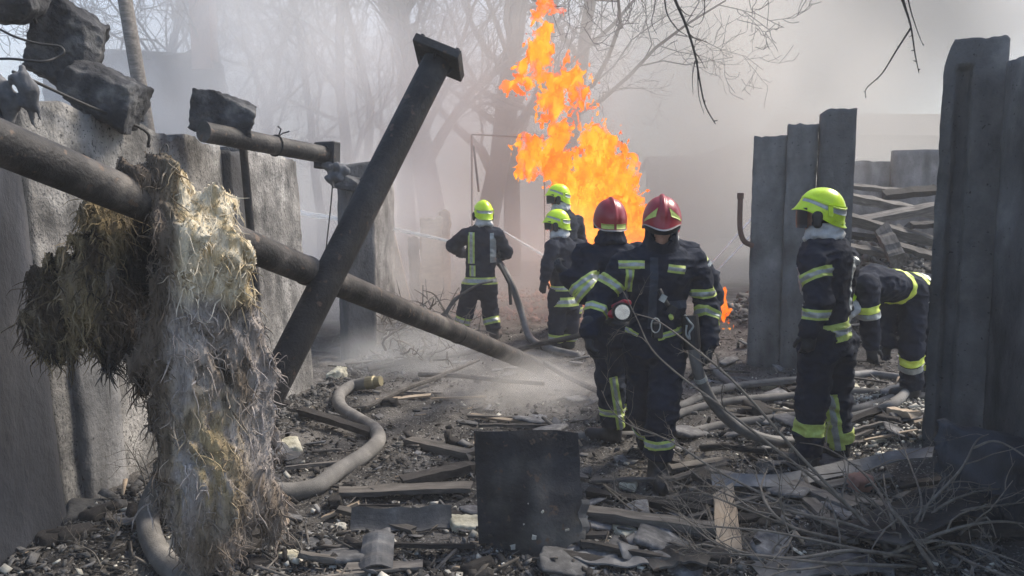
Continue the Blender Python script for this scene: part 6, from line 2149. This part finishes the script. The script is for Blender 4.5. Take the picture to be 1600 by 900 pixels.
hanging([([(1395, -50, Yb), (1412, 5, Yb), (1423, 40, Yb), (1430, 85, Yb), (1436, 114, Yb)], .010), ([(1423, 44, Yb), (1400, 80, Yb), (1378, 115, Yb), (1354, 138, Yb), (1353, 152, Yb)], .007),
         ([(1414, -30, Yb), (1422, 12, Yb), (1434, 50, Yb), (1443, 72, Yb)], .006), ([(1412, 0, Yb), (1418, 20, Yb), (1420, 24, Yb)], .006)], 'dark forked branch hanging from the top edge near the tall right post', 2)

# ------------------------------------------------------------------ haze and smoke
def volume_mat(name, color, density, aniso, noise=None, lo=.38):
    m = bpy.data.materials.new(name)
    m.use_nodes = True
    nt = m.node_tree; n, l = nt.nodes, nt.links
    n.remove(n['Principled BSDF'])
    v = n.new('ShaderNodeVolumePrincipled')
    v.inputs['Color'].default_value = (*color, 1)
    v.inputs['Density'].default_value = density
    v.inputs['Anisotropy'].default_value = aniso
    l.new(v.outputs[0], n['Material Output'].inputs['Volume'])
    if noise:
        tc = n.new('ShaderNodeTexCoord')
        ln = n.new('ShaderNodeVectorMath'); ln.operation = 'LENGTH'
        l.new(tc.outputs['Object'], ln.inputs[0])
        fall = n.new('ShaderNodeMapRange'); fall.interpolation_type = 'SMOOTHSTEP'
        fall.inputs['From Min'].default_value = 1.0; fall.inputs['From Max'].default_value = .15
        l.new(ln.outputs['Value'], fall.inputs[0])
        nz = n.new('ShaderNodeTexNoise'); nz.inputs['Scale'].default_value = noise; nz.inputs['Detail'].default_value = 5
        nz.inputs['Distortion'].default_value = .6
        l.new(tc.outputs['Object'], nz.inputs['Vector'])
        mr = n.new('ShaderNodeMapRange'); mr.inputs['From Min'].default_value = lo; mr.inputs['From Max'].default_value = .66
        l.new(nz.outputs['Fac'], mr.inputs[0])
        mu = n.new('ShaderNodeMath'); mu.operation = 'MULTIPLY'
        l.new(fall.outputs[0], mu.inputs[0]); l.new(mr.outputs[0], mu.inputs[1])
        m2 = n.new('ShaderNodeMath'); m2.operation = 'MULTIPLY'; m2.inputs[1].default_value = density
        l.new(mu.outputs[0], m2.inputs[0]); l.new(m2.outputs[0], v.inputs['Density'])
    return m


h = MB().box((0, 40, 5.6), (330, 330, 15)).build('haze', volume_mat('haze', (.93, .92, .91), HAZE_DENSITY, .1))
h['kind'] = 'stuff'


def smoke(c, s, dens, color=(.92, .93, .96), noise=1.5, aniso=.2, lo=.38):
    bm = bmesh.new()
    bmesh.ops.create_icosphere(bm, subdivisions=3, radius=1.0)
    me = bpy.data.meshes.new('smoke'); bm.to_mesh(me); bm.free()
    o = bpy.data.objects.new('smoke', me); COL.objects.link(o)
    o.location = c; o.scale = s
    me.materials.append(volume_mat('smoke', color, dens, aniso, noise, lo))
    o['kind'] = 'stuff'
    return o


if SMOKE:
    smoke(at(330, 230, 13.0), (5.2, 3.2, 5.6), 1.2, (.95, .945, .94), 1.9)
    smoke(at(690, 200, 15.0), (4.4, 1.9, 6.0), 1.4, (.95, .92, .89), 2.0)
    smoke(at(560, 400, 10.9), (2.1, 1.5, 2.2), 1.4, (.94, .94, .94))
    smoke(at(820, 630, 6.9), (1.15, .9, .55), 2.6, (.95, .92, .88), .7, lo=.22)
    smoke(at(650, 560, 8.2), (1.2, .9, .5), 1.8, (.95, .94, .92), .8, lo=.25)
    smoke(at(1080, 230, 17.5), (6.5, 3.2, 6.0), 1.0, (.98, .94, .88), 1.4, lo=.34)
    smoke((2, 26, 6), (34, 5, 11), .5, (.97, .93, .87), 1.6)
    smoke((11, 24, 9), (12, 4, 8), 1.0, (.88, .83, .76), 1.4, lo=.3)
    smoke(at(780, 430, 11.3), (3.2, 1.0, 1.5), .9, (.93, .91, .88), 1.3)
